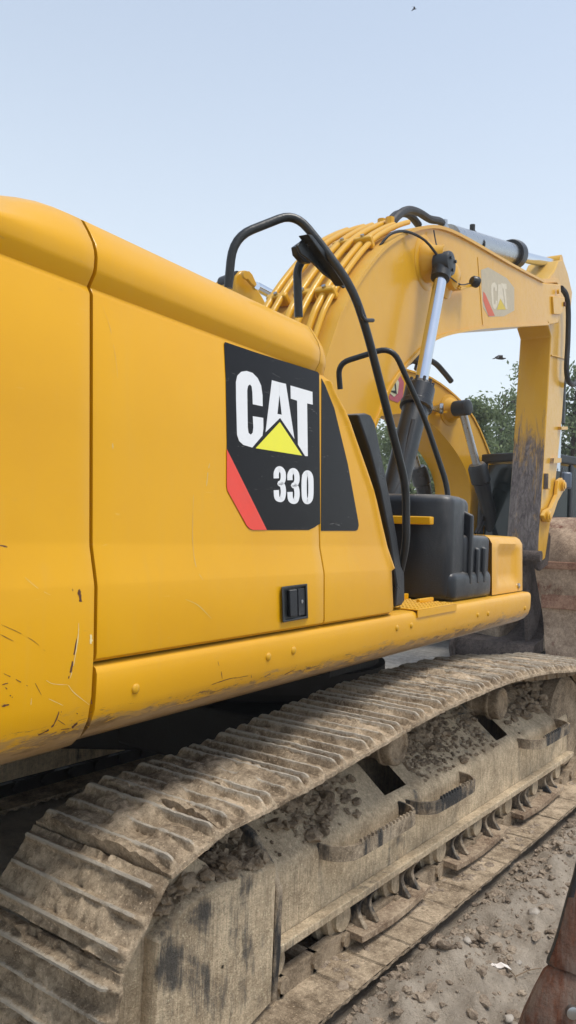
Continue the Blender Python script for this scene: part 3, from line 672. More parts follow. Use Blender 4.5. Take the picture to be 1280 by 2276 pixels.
# ---- step plate, tank, tool box
tp = MB(); z0 = 1.372
for x0, x1, y0, y1, h in ((1.55, 2.09, -1.487, -.95, .006),): tp.bbox(x0, x1, y0, y1, z0, z0+h)
tp.bbox(1.55, 2.09, -1.487, -1.481, z0-.035, z0); TP = obj('step_plate', tp, YEL, EX, bevel=.002)
st = MB()
for i in range(13):
    for j in range(12):
        c = B(1.575+i*.041, -1.465+j*.041, z0+.006); st.lathe(c, AZ, [(0, .012), (.005, .008), (.005, .006)], 6)
obj('tread_studs', st, YEL2, TP, kind='stuff')
bk = MB().bbox(1.42, 1.435, -1.40, -1.2, 1.372, 1.50); bk.bbox(1.42, 1.70, -1.19, -1.175, 1.372, 1.50); bk.bbox(2.0, 2.10, -1.20, -1.18, 1.378, 1.41); bk.bbox(1.9, 2.10, -1.35, -1.33, 1.378, 1.40); obj('step_bracket', bk, YEL, EX, bevel=.004)
# moulded black tank: plan outline pushed up, shoulder and foot rounded
def rounded(pts, r, n=4):
    out = []; N = len(pts)
    for i in range(N):
        a, b, c = (np.array(pts[j % N], float) for j in (i-1, i, i+1)); la, lc = np.linalg.norm(a-b), np.linalg.norm(c-b); q = min(r, la*.45, lc*.45)
        s, e = b+(a-b)/la*q, b+(c-b)/lc*q
        out += [(1-t)**2*s + 2*t*(1-t)*b + t*t*e for t in np.linspace(0, 1, n+1)]
    return out
def block(name, plan, z0, z1, m, rt=.05, rb=.03, rr=.06, parent=EX):
    P = rounded(plan, rr); c = sum(P)/len(P); mb = MB(); rows = []
    def ring(z, inset): return [B(*(p + (c-p)/np.linalg.norm(c-p)*inset), z) for p in P]
    for k in range(4): t = k/3*math.pi/2; rows.append(ring(z0+rb*(1-math.sin(t)), rb*(1-math.cos(t)))) if False else None
    rows = [ring(z0 + rb*(1-math.cos(t)), rb*(1-math.sin(t))) for t in np.linspace(0, math.pi/2, 4)] + [ring(z1-rt*(1-math.sin(t)), rt*(1-math.cos(t))) for t in np.linspace(0, math.pi/2, 5)]
    mb.grid(rows, closed=True); k = len(mb.v); n = len(P); mb.f.append(tuple(range(k-n, k))); mb.f.append(tuple(reversed(range(n))))
    return obj(name, mb, m, parent, sharp=45)
TK = block('tank', [(2.13, -1.22), (2.20, -1.40), (2.42, -1.40), (2.50, -1.36), (2.62, -1.36), (2.62, .0), (2.13, .0)], 1.375, 1.975, PLA, .05, .04, .05)
TF = block('tank_foot', [(2.20, -1.422), (2.91, -1.422), (2.91, -.5), (2.24, -.5)], 1.372, 1.54, PLA, .05, .03, .06, TK)
TS = block('tank_shoulder', [(2.40, -1.405), (2.91, -1.405), (2.91, -.5), (2.45, -.5)], 1.50, 1.752, PLA, .035, .03, .06, TK)
for x, zt in ((2.47, 1.90), (2.60, 1.70), (2.725, 1.705)):
    rb_ = MB().hexa([B(x, -1.425, 1.46), B(x+.055, -1.425, 1.46), B(x+.055, -1.36, 1.46), B(x, -1.36, 1.46), B(x+.008, -1.425, zt-.03), B(x+.047, -1.425, zt-.03), B(x+.047, -1.33, zt+.01), B(x+.008, -1.33, zt+.01)])
    obj('rib', rb_, PLA, TK, bevel=.012, seg=3)
cap = MB().lathe(B(2.3, -.75, 1.97), AZ, [(0, .07), (.03, .07), (.04, .05)], 20); obj('filler_cap', cap, BLK, TK)
yb = MB().bbox(2.06, 2.115, -1.33, -.93, 1.80, 1.845); obj('step_tread', yb, YEL, EX, bevel=.006)
bx = MB(); xs = np.linspace(2.915, 3.61, 16); zs = np.linspace(1.376, 1.738, 12); G = []
for x in xs:
    row = []
    for z in zs:
        a, b = (x-2.915)/.695, (z-1.376)/.362
        ins = max(0, min(1, min((a-.16)/.10, (.84-a)/.10, (b-.14)/.12, (.86-b)/.12)))
        ed = max(0, (b-.93)/.07)
        row.append(B(x, -1.42 + .022*ins + .02*ed**2 + .012*b, z))
    G.append(row)
top = []
for r, x in zip(G, xs): r += [B(x, -1.36, 1.755), B(x, -1.2, 1.76), B(x, -.6, 1.76)]
G += [[p + AX*.012 + AN*.006 for p in G[-1]], [p + AX*.014 + AN*.03 for p in G[-1]]]
TB = obj('tool_box', MB().grid(G), YEL, EX, sharp=40)
cp = MB(); pr = [(-1.405, 1.376), (-1.40, 1.70), (-1.385, 1.735), (-1.35, 1.750), (-.6, 1.752)]
cp.grid([[B(3.622, y, z) for y, z in pr], [B(3.66, y+.006, z-.003) for y, z in pr], [B(3.68, y+.03, z-.02) for y, z in pr], [B(3.683, -.6, z-.03) for y, z in pr]]); obj('end_cap', cp, YEL, TB, sharp=40)
p = LB(1153, 1302, -1.423); obj('lock', MB().lathe(p, -AN, [(-.006, .019), (.004, .019), (.006, .015), (.006, .007), (.009, .006)], 16), STEEL, TB)
# ---- handrails (black tube), bracket plates
def rail(name, pts, r=.0195, fr=.09, parent=EX): return obj(name, MB().tube(fillet([LB(u, v, y) for u, v, y in pts], fr, 6), r, 12), BLK, parent, sharp=60)
HR = rail('handrail', [(507, 640, -.95), (518, 527, -.97), (655, 473, -1.12), (715, 545, -1.22), (783, 640, -1.33), (815, 735, -1.37), (885, 1010, -1.42), (902, 1080, -1.425), (903, 1210, -1.425), (888, 1275, -1.38)], .0195, .10)
rail('rail_post', [(664, 705, -1.08), (660, 600, -1.08), (675, 572, -1.10), (703, 540, -1.16)], .0195, .06, HR)
bp = MB().prism([LB(u, v, -1.20) for u, v in ((661, 545), (684, 522), (700, 535), (742, 596), (773, 632), (766, 641), (720, 608), (697, 584), (668, 562))], AN*.012)
bp.prism([LB(u, v, -1.24) for u, v in ((684, 520), (694, 522), (770, 618), (775, 632), (766, 634))], AN*.05)
BP = obj('bracket_plate', bp, BLK, HR, bevel=.004)
for u, v in ((683, 541), (704, 565)): obj('bolt', MB().lathe(LB(u, v, -1.20), -AN, [(-.005, .019), (.006, .019), (.008, .013), (.018, .012)], 6), BLK, BP)
obj('clamp', MB().prism([LB(u, v, -1.16) for u, v in ((659, 548), (676, 536), (684, 556), (697, 575), (690, 586), (676, 582), (662, 566))], AN*.03), BLK, HR, bevel=.004)
obj('hook', MB().tube(smooth([LB(u, v, -1.385) for u, v in ((800, 680), (803, 700), (812, 711), (829, 712))], 3), .009, 8), BLK, HR)
obj('handrail', MB().tube(fillet([LB(u, v, y) for u, v, y in ((756, 865, -.62), (751, 808, -.62), (872, 770, -.95), (942, 925, -1.08), (996, 1085, -1.20), (994, 1240, -1.24), (968, 1318, -1.24))], .10, 6), .0175, 12), BLK, EX, sharp=60)
# ================================================================== excavator: boom, arm and bucket
YC, YF = -.157, -.49
def bxz(u, v, y=YF): p = toB(LB(u, v, y)); return (p[0], p[2])
TOPE = [(737, 752), (760, 690), (800, 620), (850, 556), (900, 522), (945, 508), (985, 511), (1040, 536), (1130, 588), (1206, 628)]
BOTE = [(1218, 719), (1160, 722), (1080, 726), (1020, 735), (978, 746), (945, 765), (905, 806), (872, 848), (852, 890), (838, 925)]
top = [(1.72, 1.62)] + [(1.95, 2.15)] + [bxz(*q) for q in TOPE]; bot = [bxz(*q) for q in BOTE] + [(2.60, 1.95), (2.36, 1.50)]
top = [tuple(p) for p in smooth([np.array(p) for p in top], 3)]
out = top + [tuple(p) for p in smooth([np.array(p) for p in bot], 3)]
bm_ = MB(); bm_.prism([B(x, YF, z) for x, z in out], AN*(2*(YC-YF)))
BOOM = obj('boom', bm_, YELB, EX, sharp=40)
# overhanging top and bottom plates (the weld lips along the edges)
def lip(line, off, y0, y1, th, name):
    L = [np.array(p) for p in line]; mb = MB(); R_ = []
    for i, p in enumerate(L):
        t = L[min(i+1, len(L)-1)]-L[max(i-1, 0)]; t /= np.linalg.norm(t); n = np.array([-t[1], t[0]])*off
        a, b = p-n*th*.2, p+n*th; R_.append([B(a[0], y0, a[1]), B(b[0], y0, b[1]), B(b[0], y1, b[1]), B(a[0], y1, a[1])])
    mb.grid(R_, closed=True); k = len(mb.v); mb.f += [(0, 1, 2, 3), (k-1, k-2, k-3, k-4)]
    return obj(name, mb, YELB, BOOM, sharp=50)
lip(top[:], 1, YF-.022, YC*2-YF+.022, .022, 'top_plate')
lip(out[len(top):], 1, YF-.016, YC*2-YF+.016, .02, 'bottom_plate')
# side seam plate, pin boss and collars
sm = MB().prism([B(*(lambda p: (p[0], YF-.001, p[1]))(bxz(u, v))) for u, v in ((1061, 572), (1064, 574), (1075, 722), (1072, 722))], AN*-.004); obj('weld_seam', sm, YELB, BOOM)
c = bxz(945, 584); obj('pin_boss', MB().lathe(B(c[0], YF+.01, c[1]), -AN, [(0, .22), (.012, .22), (.02, .205), (.022, .165), (.05, .16), (.09, .125), (.16, .115), (.20, .115)], 40), YELB, BOOM, sharp=35)
c2 = bxz(1000, 629); obj('pin_boss', MB().lathe(B(c2[0]-.12, YF+.01, c2[1]+.02), -AN, [(0, .19), (.02, .185), (.045, .13), (.05, .12), (.10, .115), (.13, .06)], 32), YELB, BOOM, sharp=35)
# boom cylinders
def cylset(ys, near):
    pin, mid, low = (np.array(bxz(*q, -.66)) for q in ((985, 588), (934, 862), (868, 1115)))
    d = (low-pin)/np.linalg.norm(low-pin); low = pin + d*(np.linalg.norm(low-pin)*1.18)
    P = lambda q: B(q[0], ys, q[1])
    tb = MB(); tb.cyl(P(mid), P(low), .092, seg=24); o = obj('boom_cylinder', tb, BLK, EX, sharp=50)
    cl = MB().lathe(P(mid-d*.03), P(mid+d)-P(mid), [(0, .07), (0, .088), (.03, .10), (.035, .112), (.16, .112), (.17, .122), (.21, .122), (.22, .10), (.30, .10), (.31, .088)], 28)
    for k in range(10):
        t = k*2*math.pi/10; a = B(d[0], 0, d[1]); v_ = np.cross(a, AN); cl.lathe(P(mid-d*.05)+(math.cos(t)*v_+math.sin(t)*AN)*.088, a, [(0, .013), (.04, .013)], 6)
    obj('gland', cl, PLA, o, sharp=40)
    obj('rod', MB().cyl(P(pin), P(mid+d*.1), .050, seg=28), CHR, o, sharp=60)
    e = -AN if near else AN
    pe = MB().lathe(P(pin)-e*.06, e, [(0, .09), (.005, .098), (.115, .098), (.13, .09), (.14, .06)], 28)
    pe.lathe(P(pin+d*.05), P(pin+d)-P(pin), [(0, .08), (.09, .075), (.10, .055)], 20)
    ey = obj('rod_eye', pe, BLK, o, sharp=40)
    for k in range(3):
        t = k*2.1+.5; obj('bolt', MB().lathe(P(pin)+e*.078+np.array([math.cos(t)*AX[0], math.cos(t)*AX[1], math.sin(t)])*.055, e, [(0, .014), (.012, .014)], 8), PLA, ey)
    if near:
        h = MB().tube([P(mid+d*.3)-AX*.105-AN*.05, P(mid+d*.8)-AX*.11-AN*.05, P(low-d*.1)-AX*.12], .016, 8); obj('hydraulic_hose', h, RUB, o)
    return o
cylset(-.66, True); cylset(.346, False)
# pipes along the boom's back with clamps, hoses at the crown
crv = [np.array(p) for p in smooth([np.array(bxz(*q)) for q in [(700, 800), (718, 745), (737, 705), (775, 640), (815, 585), (845, 545), (872, 512), (888, 503)]], 4)]
base = np.array(bxz(888, 503)); 
tl = [np.array(p) for p in top]
def along(off, i0, i1):
    L = []
    for i in range(i0, i1):
        t = tl[min(i+1, len(tl)-1)]-tl[max(i-1, 0)]; t /= np.linalg.norm(t); n = np.array([-t[1], t[0]]); L.append(tl[i]+n*off)
    return L
i1 = min(range(len(tl)), key=lambda i: abs(tl[i][0]-bxz(935, 508)[0]))
for k, (y, off, r) in enumerate(((-.41, .07, .021), (-.345, .075, .026), (-.255, .095, .027), (-.165, .10, .026), (-.02, .10, .024), (.06, .10, .026))):
    L = along(off, 2, i1+1-(k % 2)); o = obj('boom_pipe', MB().tube([B(a, y, z) for a, z in L], r, 10, sub=2), YELB, BOOM, sharp=60)
for i in range(5, i1, 5):
    t = tl[i+1]-tl[i-1]; t /= np.linalg.norm(t); n = np.array([-t[1], t[0]])
    for y0, y1 in ((-.435, -.29), (-.275, -.115), (-.06, .10)):
        c = tl[i]+n*.075; cm = MB().box(B(c[0], (y0+y1)/2, c[1]), (.026, (y1-y0)/2, .045), (B(t[0], 0, t[1]), AN, B(n[0], 0, n[1]))); co_ = obj('pipe_clamp', cm, YELB, BOOM, bevel=.012)
        obj('bolt', MB().lathe(B(*(lambda q: (q[0], (y0+y1)/2, q[1]))(c+n*.045)), B(n[0], 0, n[1]), [(0, .016), (.016, .016)], 6), STEEL, co_)
for k, (pts, r) in enumerate(([[(868, 500, -.30), (884, 480, -.30), (905, 467, -.28), (930, 472, -.26), (955, 487, -.25), (978, 492, -.24), (988, 506, -.22)], .034], [[(862, 496, -.18), (880, 478, -.16), (900, 474, -.12), (915, 482, -.10), (930, 500, -.08)], .034])):
    obj('hydraulic_hose', MB().tube([LB(*q) for q in pts], r, 10, sub=4), RUB, BOOM)
for u, v, y in ((866, 503, -.32), (848, 506, -.18), (986, 505, -.24)):
    obj('hose_fitting', MB().lathe(LB(u, v+6, y), AZ, [(0, .05), (.03, .05), (.035, .038), (.09, .036)], 8), YELB if u < 900 else STEEL, BOOM)
obj('hydraulic_hose', MB().tube([LB(*q) for q in ((845, 545, -.45), (870, 519, -.50), (905, 515, -.52), (945, 535, -.58), (975, 572, -.64))], .011, 6, sub=4), RUB, BOOM)
obj('cable', MB().tube([LB(*q) for q in ((964, 512, -.52), (969, 540, -.55), (975, 560, -.63))], .006, 6, sub=3), RUB, BOOM)
# work lamp on its bracket
lb = MB().prism([LB(u, v, -.60) for u, v in ((1018, 639), (1050, 631), (1054, 636), (1026, 645))], AN*.08); LB_ = obj('lamp_bracket', lb, YELB, BOOM, bevel=.004)
obj('lamp_arm', MB().tube([LB(*q) for q in ((1000, 622, -.55), (1018, 630, -.58), (1022, 640, -.60))], .014, 8), YELB, BOOM)
p = LB(1052, 627, -.60); obj('work_lamp', MB().lathe(p-AX*.05, AX*.8-AN*.5-AZ*.1, [(0, .015), (0, .035), (.015, .046), (.06, .05), (.07, .046), (.07, .03)], 20), BLK, LB_, sharp=40)
obj('cable', MB().tube([LB(*q) for q in ((994, 610, -.60), (1008, 622, -.60), (1025, 633, -.60), (1042, 630, -.60))], .006, 6, sub=3), RUB, LB_)
# faded lettering on the boom side
def flat(name, pts, m, par, y, o=.0015, th=.001): return obj(name, MB().prism([LB(u, v, y-o) for u, v in pts], AN*th), m, par, sharp=0)
FP = flat('decal_panel', [(1069, 600), (1085, 594), (1126, 618), (1143, 640), (1143, 690), (1120, 703), (1086, 704), (1072, 680)], FADE, BOOM, YF, .0015)
flat('red_stripe', [(1074, 648), (1078, 652), (1100, 702), (1086, 703), (1074, 668)], FRED, FP, YF, .003)
Z3 = lambda X, Y: (800+.375*X, 440+.375*Y)
flat('letter_C', [Z3(*q) for q in ((812, 553), (811, 520), (800, 500), (786, 503), (777, 520), (777, 560), (783, 635), (792, 655), (803, 660), (813, 640), (815, 612), (803, 607), (802, 630), (797, 632), (793, 620), (789, 540), (793, 528), (799, 532), (800, 550))], FWHT, FP, YF, .003)
flat('letter_A', [Z3(*q) for q in ((818, 512), (840, 512), (858, 640), (832, 596), (815, 640))], FWHT, FP, YF, .003)
flat('letter_T', [Z3(*q) for q in ((836, 505), (868, 510), (870, 540), (862, 539), (874, 658), (862, 656), (850, 538), (838, 534))], FWHT, FP, YF, .003)
flat('logo_triangle', [Z3(*q) for q in ((832, 596), (866, 661), (812, 662))], FLIM, FP, YF, .003)
# stick cylinder on top of the boom
def sc_pt(u, v, y=YC): return LB(u, v, y)
a, b, e = sc_pt(1004, 530), sc_pt(1140, 566), sc_pt(1232, 588); dd = (b-a)/np.linalg.norm(b-a)
SCY = obj('stick_cylinder', MB().cyl(a-dd*.1, b, .125, seg=28), STEEL, EX, sharp=50)
obj('gland', MB().lathe(b-dd*.12, dd, [(0, .12), (.0, .165), (.06, .175), (.16, .175), (.18, .15), (.19, .06)], 28), PLA, SCY, sharp=40)
obj('rod', MB().cyl(b, e, .068, seg=24), CHR, SCY, sharp=50)
obj('rod_eye', MB().lathe(e-AN*.10, AN, [(0, .12), (.2, .12)], 24), YELB, SCY, sharp=50)
obj('cable_tie', MB().tube(smooth([a+dd*.62+np.array([0, 0, .13])+AN*-.02, a+dd*.62-AN*.128, a+dd*.62-AN*.1-AZ*.09], 3), .012, 6).cyl(a+dd*.6+AZ*.12, a+dd*.6+AZ*.2, .03, seg=8), RUB, SCY)
for y in (-.34, .0): obj('cylinder_bracket', MB().prism([LB(u, v, y) for u, v in ((972, 516), (985, 505), (1003, 508), (1014, 522), (1016, 540), (1000, 545))], AN*.04), YELB, BOOM, bevel=.005)
# ---- arm (stick), side outline on its right face
YS = -.36; TH = 2*(YC-YS)
sp_ = [(1214, 625), (1200, 640), (1218, 722), (1225, 748), (1216, 900), (1207, 1050), (1198, 1190), (1196, 1235), (1203, 1248), (1212, 1240), (1222, 1170), (1236, 1060), (1249, 930), (1258, 800), (1266, 720), (1272, 650), (1262, 606), (1252, 577), (1241, 580), (1233, 600)]
ST = obj('stick', MB().prism([LB(u, v, YS) for u, v in sp_], AN*TH), YELS, EX, bevel=.015)
hp = MB().prism([LB(u, v, -.475) for u, v in ((1203, 628), (1246, 632), (1250, 690), (1240, 718), (1222, 722), (1206, 690))], AN*.63); obj('boom_fork', hp, YELB, BOOM, bevel=.012)
obj('pin_cover', MB().prism([LB(u, v, -.50) for u, v in ((1229, 658), (1255, 660), (1257, 686), (1246, 699), (1231, 698))], AN*.05), YELB, BOOM, bevel=.01)
for u, v in ((1240, 648), (1253, 676)): obj('bolt', MB().lathe(LB(u, v, -.50), -AN, [(-.01, .03), (.02, .03)], 10), RUSTC if v > 660 else YELB, BOOM)
obj('seam_bar', MB().tube([LB(1225, 790, YS-.004), LB(1257, 798, YS-.004)], .012, 6), YELS, ST)
for q in (((1248, 948), (1262, 948), (1262, 955), (1248, 955)), ((1232, 1018), (1248, 1018), (1248, 1028), (1230, 1030))):
    obj('stop_block', MB().prism([LB(u, v, YS-.05) for u, v in q], AN*.25), YELS, ST, bevel=.004)
obj('stop_block', MB().box(LB(1216, 1070, YS-.03), (.06, .03, .10), (AX, AN, AZ)), YELS, ST, bevel=.006)
hs = [(1247, 640, -.42), (1258, 655, -.44), (1263, 690, -.44), (1262, 760, -.44), (1259, 820, -.44), (1264, 848, -.44), (1276, 855, -.42), (1284, 846, -.40)]
obj('hydraulic_hose', MB().tube([LB(*q) for q in hs], .036, 10, sub=4), RUB, ST)
obj('hose_bracket', MB().prism([LB(u, v, -.40) for u, v in ((1196, 620), (1240, 618), (1250, 636), (1247, 642), (1238, 628), (1196, 630))], AN*.04), YELB, ST, bevel=.004)
# bucket cylinder on the front of the arm and the tipping links
def fr_(u, v): return LB(u, v, YC)
bc0, bc1 = B(9.75, YC, 4.75), B(9.75, YC, 2.75)
bcy = obj('bucket_cylinder', MB().cyl(bc0, bc0*.35+bc1*.65, .11, seg=20), BLK, EX, sharp=50); obj('rod', MB().cyl(bc0*.4+bc1*.6, bc1, .065, seg=16), CHR, bcy)
for y in (-.42, .06):
    q = [(1242, 1068), (1250, 1062), (1256, 1072), (1254, 1090), (1240, 1115), (1232, 1140), (1224, 1160), (1214, 1160), (1208, 1146), (1214, 1134), (1226, 1128), (1238, 1100), (1240, 1082)]
    L_ = obj('link_arm', MB().prism([LB(u, v, y) for u, v in q], AN*.05), YELB, EX, bevel=.01)
    if y < 0:
        for u, v in ((1249, 1079), (1216, 1147)): obj('pin', MB().lathe(LB(u, v, y), -AN, [(-.01, .075), (.03, .075), (.035, .05), (.05, .045)], 20), YELB, L_, sharp=40)
# ---- bucket
BK = MB(); y0, y1 = -1.05, -.10
pf = [(8.95, 1.50), (9.15, 1.80), (9.40, 2.02), (9.75, 2.10), (10.2, 1.95), (10.6, 1.5)]
prof_ = [(8.98, .02), (9.02, .30), (9.06, .62), (9.00, .95), (8.92, 1.25), (8.90, 1.50), (9.02, 1.78), (9.25, 1.98), (9.6, 2.08), (10.1, 1.95), (10.5, 1.4), (10.5, .1)]
pr2 = smooth([np.array(p) for p in prof_], 4); cols = np.linspace(0, 1, 40)
# banded shell: left rim leans forward towards the bottom, as the cheek of a curled bucket does
G = []
for t in cols:
    row = []
    for p in pr2:
        yl = -.10 - .20*max(0, 1-p[1]/1.5); y = yl + (-1.30-yl)*t
        v = Vector((p[0]*3, y*3, p[1]*3)); n = .03*noise.fractal(v, .9, 2, 4)
        row.append(B(p[0]+n, y, p[1]))
    G.append(row)
BKO = obj('bucket', MB().grid(G), BUCK, EX, sharp=50)
for (za, zb), m in (((1.36, 1.46), BSTR), ((.82, 1.02), BSTR)):
    xs_ = [np.interp((za+zb)/2, [.02, .30, .62, .95, 1.25, 1.5], [8.98, 9.02, 9.06, 9.0, 8.92, 8.90])]
    mb = MB().bbox(xs_[0]-.025, xs_[0]+.05, -1.30, -.10-.20*max(0, 1-(za+zb)/2/1.5)-.02, za, zb); obj('wear_strip', mb, m, BKO, bevel=.012)
ck = MB()
pl = [(8.55, 1.62), (9.05, 1.62), (9.6, 1.9), (9.9, 1.3), (9.9, .05), (8.95, .05), (8.98, .5), (8.8, 1.2)]
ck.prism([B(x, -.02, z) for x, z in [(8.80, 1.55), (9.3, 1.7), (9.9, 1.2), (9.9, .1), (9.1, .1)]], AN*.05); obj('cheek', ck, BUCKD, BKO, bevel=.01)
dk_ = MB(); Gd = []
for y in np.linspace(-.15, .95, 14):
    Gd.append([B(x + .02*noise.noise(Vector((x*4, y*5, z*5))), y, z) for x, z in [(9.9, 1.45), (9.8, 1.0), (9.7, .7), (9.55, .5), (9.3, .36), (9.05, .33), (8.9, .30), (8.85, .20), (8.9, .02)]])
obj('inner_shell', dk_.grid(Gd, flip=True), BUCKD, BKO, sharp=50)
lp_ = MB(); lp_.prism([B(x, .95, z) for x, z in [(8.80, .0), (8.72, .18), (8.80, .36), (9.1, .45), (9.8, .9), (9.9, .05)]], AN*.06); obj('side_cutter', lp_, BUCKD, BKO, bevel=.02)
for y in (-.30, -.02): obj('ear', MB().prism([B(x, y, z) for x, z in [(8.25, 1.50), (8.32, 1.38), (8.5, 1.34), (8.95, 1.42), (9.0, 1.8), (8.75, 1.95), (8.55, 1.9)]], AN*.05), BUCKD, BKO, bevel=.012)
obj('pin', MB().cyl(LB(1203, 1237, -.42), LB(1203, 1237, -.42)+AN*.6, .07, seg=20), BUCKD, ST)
# ================================================================== second excavator behind, boom towards us
DV = np.array([math.cos(YAW), math.sin(YAW), 0.]); RV = np.array([_r[0], _r[1], 0.])
TH2 = rad(40); F2 = -(RV*math.cos(TH2) + DV*math.sin(TH2)); N2 = -DV*math.cos(TH2) + RV*math.sin(TH2)
P2 = LD(1078, 1130, 13.0)
def L2(u, v, o=0.): return onplane(u, v, P2+N2*o, N2)
E2 = thing('excavator', 'second yellow excavator standing behind the raised boom, its arched boom pointing left', 'excavator', (float(P2[0]), float(P2[1]), 0.0), None)
ot = [(1116, 1125), (1108, 1080), (1085, 1005), (1052, 930), (1012, 882), (958, 842), (905, 824), (840, 806), (760, 785), (660, 765), (590, 740)]
ib = [(590, 790), (680, 845), (760, 900), (830, 925), (905, 918), (945, 932), (985, 968), (1020, 1015), (1040, 1060), (1046, 1110), (1044, 1190), (1085, 1190)]
op = [tuple(L2(*q)) for q in ot]; ip = [tuple(L2(*q)) for q in ib]
sm_ = [tuple(p) for p in smooth(op, 3)] + [tuple(p) for p in smooth(ip, 3)]
B2 = obj('boom', MB().prism(sm_, -N2*.72), YEL2, E2, sharp=40)
R_ = []
for p, q in zip(smooth(op, 3)[:-1], smooth(op, 3)[1:]): pass
ls = smooth(op, 3); ri = []
for i, p in enumerate(ls):
    t = ls[min(i+1, len(ls)-1)]-ls[max(i-1, 0)]; t /= np.linalg.norm(t); n = np.cross(t, N2); n *= (1 if n[2] > 0 else -1)
    ri.append([p+N2*.02-n*.01, p+N2*.02+n*.02, p-N2*.74+n*.02, p-N2*.74-n*.01])
mb = MB().grid(ri, closed=True); obj('top_plate', mb, YEL2, B2, sharp=50)
obj('pin_boss', MB().lathe(L2(1000, 912), N2, [(-.01, .25), (.01, .25), (.02, .20), (.10, .14), (.22, .13)], 32), YEL2, B2, sharp=35)
pa, pm, pb = L2(1026, 907, .3), L2(1062, 1042, .3), L2(1098, 1185, .3)
dd = (pb-pa)/np.linalg.norm(pb-pa)
for o_ in (0., -1.2):
    s_ = N2*o_; c2 = obj('boom_cylinder', MB().cyl(pm+s_, pb+s_, .115, seg=20), BLK, E2, sharp=50)
    obj('rod', MB().cyl(pa+s_, pm+s_+dd*.1, .06, seg=16), STEEL, c2, sharp=50)
    obj('gland', MB().lathe(pm+s_-dd*.08, dd, [(0, .12), (.05, .15), (.3, .155), (.32, .13), (.45, .125)], 20), PLA, c2, sharp=40)
    obj('rod_eye', MB().lathe(pa+s_-N2*.12, N2, [(0, .12), (.24, .12), (.26, .08)], 20), BLK, c2, sharp=40)
    if o_ == 0.:
        for k in (0, 1): obj('hydraulic_hose', MB().tube([L2(*q, .25) for q in ((1068+8*k, 1110), (1074+8*k, 1140), (1066+8*k, 1165), (1056+6*k, 1185))], .022, 6, sub=3), RUB, c2)
dc = obj('decal_panel', MB().prism([L2(u, v, .006) for u, v in ((862, 868), (886, 828), (898, 850), (895, 885), (884, 895), (866, 888))], -N2*.004), plain('pink_decal', (.42, .10, .14), .5, 0, .3, 9), B2, sharp=0)
obj('logo_shape', MB().prism([L2(u, v, .012) for u, v in ((861, 869), (880, 836), (887, 850), (884, 874), (876, 882))], -N2*.004), plain('pale_decal', (.55, .56, .40), .5, 0, .3, 9), dc, sharp=0)
obj('logo_mark', MB().prism([L2(u, v, .017) for u, v in ((876, 845), (879, 843), (882, 876), (864, 868), (879, 868))], -N2*.004), BLK, dc, sharp=0)
p = L2(978, 908, .12); lm2 = obj('work_lamp', MB().lathe(p, N2*.7-F2*.5, [(-.12, .03), (-.02, .06), (0, .085), (.04, .085), (.05, .07)], 16), STEEL, B2, sharp=40)
obj('lamp_bracket', MB().prism([L2(u, v, .03) for u, v in ((965, 902), (972, 902), (974, 916), (985, 914), (985, 919), (966, 920))], N2*.08), YEL2, B2)
obj('hydraulic_hose', MB().tube([L2(*q, -.2) for q in ((900, 800), (935, 795), (965, 806), (985, 826), (1003, 848))], .045, 8, sub=4), RUB, B2)
obj('hydraulic_hose', MB().tube([L2(*q, -.2) for q in ((898, 812), (915, 800), (930, 806), (928, 822))], .06, 8, sub=3), RUB, B2)
obj('hose_fitting', MB().box(L2(915, 792, -.2), (.12, .1, .09), (F2, N2, AZ)), RUB, B2, bevel=.02)
# arm end with link and chrome rod showing above the near machine's hood
q = [(521, 628), (524, 612), (533, 602), (546, 600), (553, 606), (572, 640), (585, 662), (600, 690), (640, 760), (590, 790), (540, 720), (526, 660)]
S2 = obj('stick', MB().prism([L2(u, v, -.05) for u, v in q], -N2*.45), YEL2, E2, bevel=.02)
obj('link_arm', MB().prism([L2(u, v, .02) for u, v in ((540, 606), (549, 604), (556, 612), (566, 634), (562, 640), (553, 632), (541, 618))], N2*.05), YEL2, S2, bevel=.01)
obj('pin', MB().lathe(L2(546, 612, .07), N2, [(-.02, .05), (.02, .05)], 14), YEL2, S2); obj('pin', MB().lathe(L2(568, 636, .03), N2, [(-.02, .05), (.03, .05)], 12), CHR, S2)
obj('pin_boss', MB().lathe(L2(526, 618, -.1), -N2, [(-.02, .085), (.3, .085)], 20), PLA, S2)
r0, r1, r2 = L2(572, 638, -.2), L2(700, 706, -.2), L2(790, 752, -.2)
sc2 = obj('stick_cylinder', MB().cyl(r1, r2, .10, seg=20), BLK, E2, sharp=50); obj('rod', MB().cyl(r0, r1, .062, seg=20), CHR, sc2, sharp=50)
# cab
c0 = LD(1188, 1200, 11.9); c0[2] = 1.35
def C2(a, b, z): return np.array([c0[0], c0[1], 0]) - F2*a - N2*b + AZ*z      # a back, b across to the right-hand side
LENG, WID, Z0, Z1 = 1.75, 1.0, 1.30, 3.02
cabo = MB(); 
for a0, b0 in ((0, 0), (0, WID), (LENG, 0), (LENG, WID)):
    tp = .10 if a0 == 0 else 0
    cabo.tube([C2(a0, b0, Z0), C2(a0+tp*.1, b0, 2.2), C2(a0+tp, b0, Z1-.05)], .055, 6)
cabo.box(C2(LENG/2+.05, WID/2, Z1), (LENG/2+.02, WID/2+.04, .07), (F2, N2, AZ)); cabo.box(C2(LENG/2, WID/2, Z0+.05), (LENG/2+.02, WID/2+.03, .08), (F2, N2, AZ))
cabo.box(C2(LENG*.55, .0, 2.1), (.045, .035, .85), (F2, N2, AZ)); cabo.box(C2(.06, WID/2, 1.62), (.03, WID/2, .12), (F2, N2, AZ))
cabo.box(C2(.9, WID/2, 1.75), (.25, .25, .40), (F2, N2, AZ))
CB = obj('cab', cabo, BLK, E2, bevel=.025)
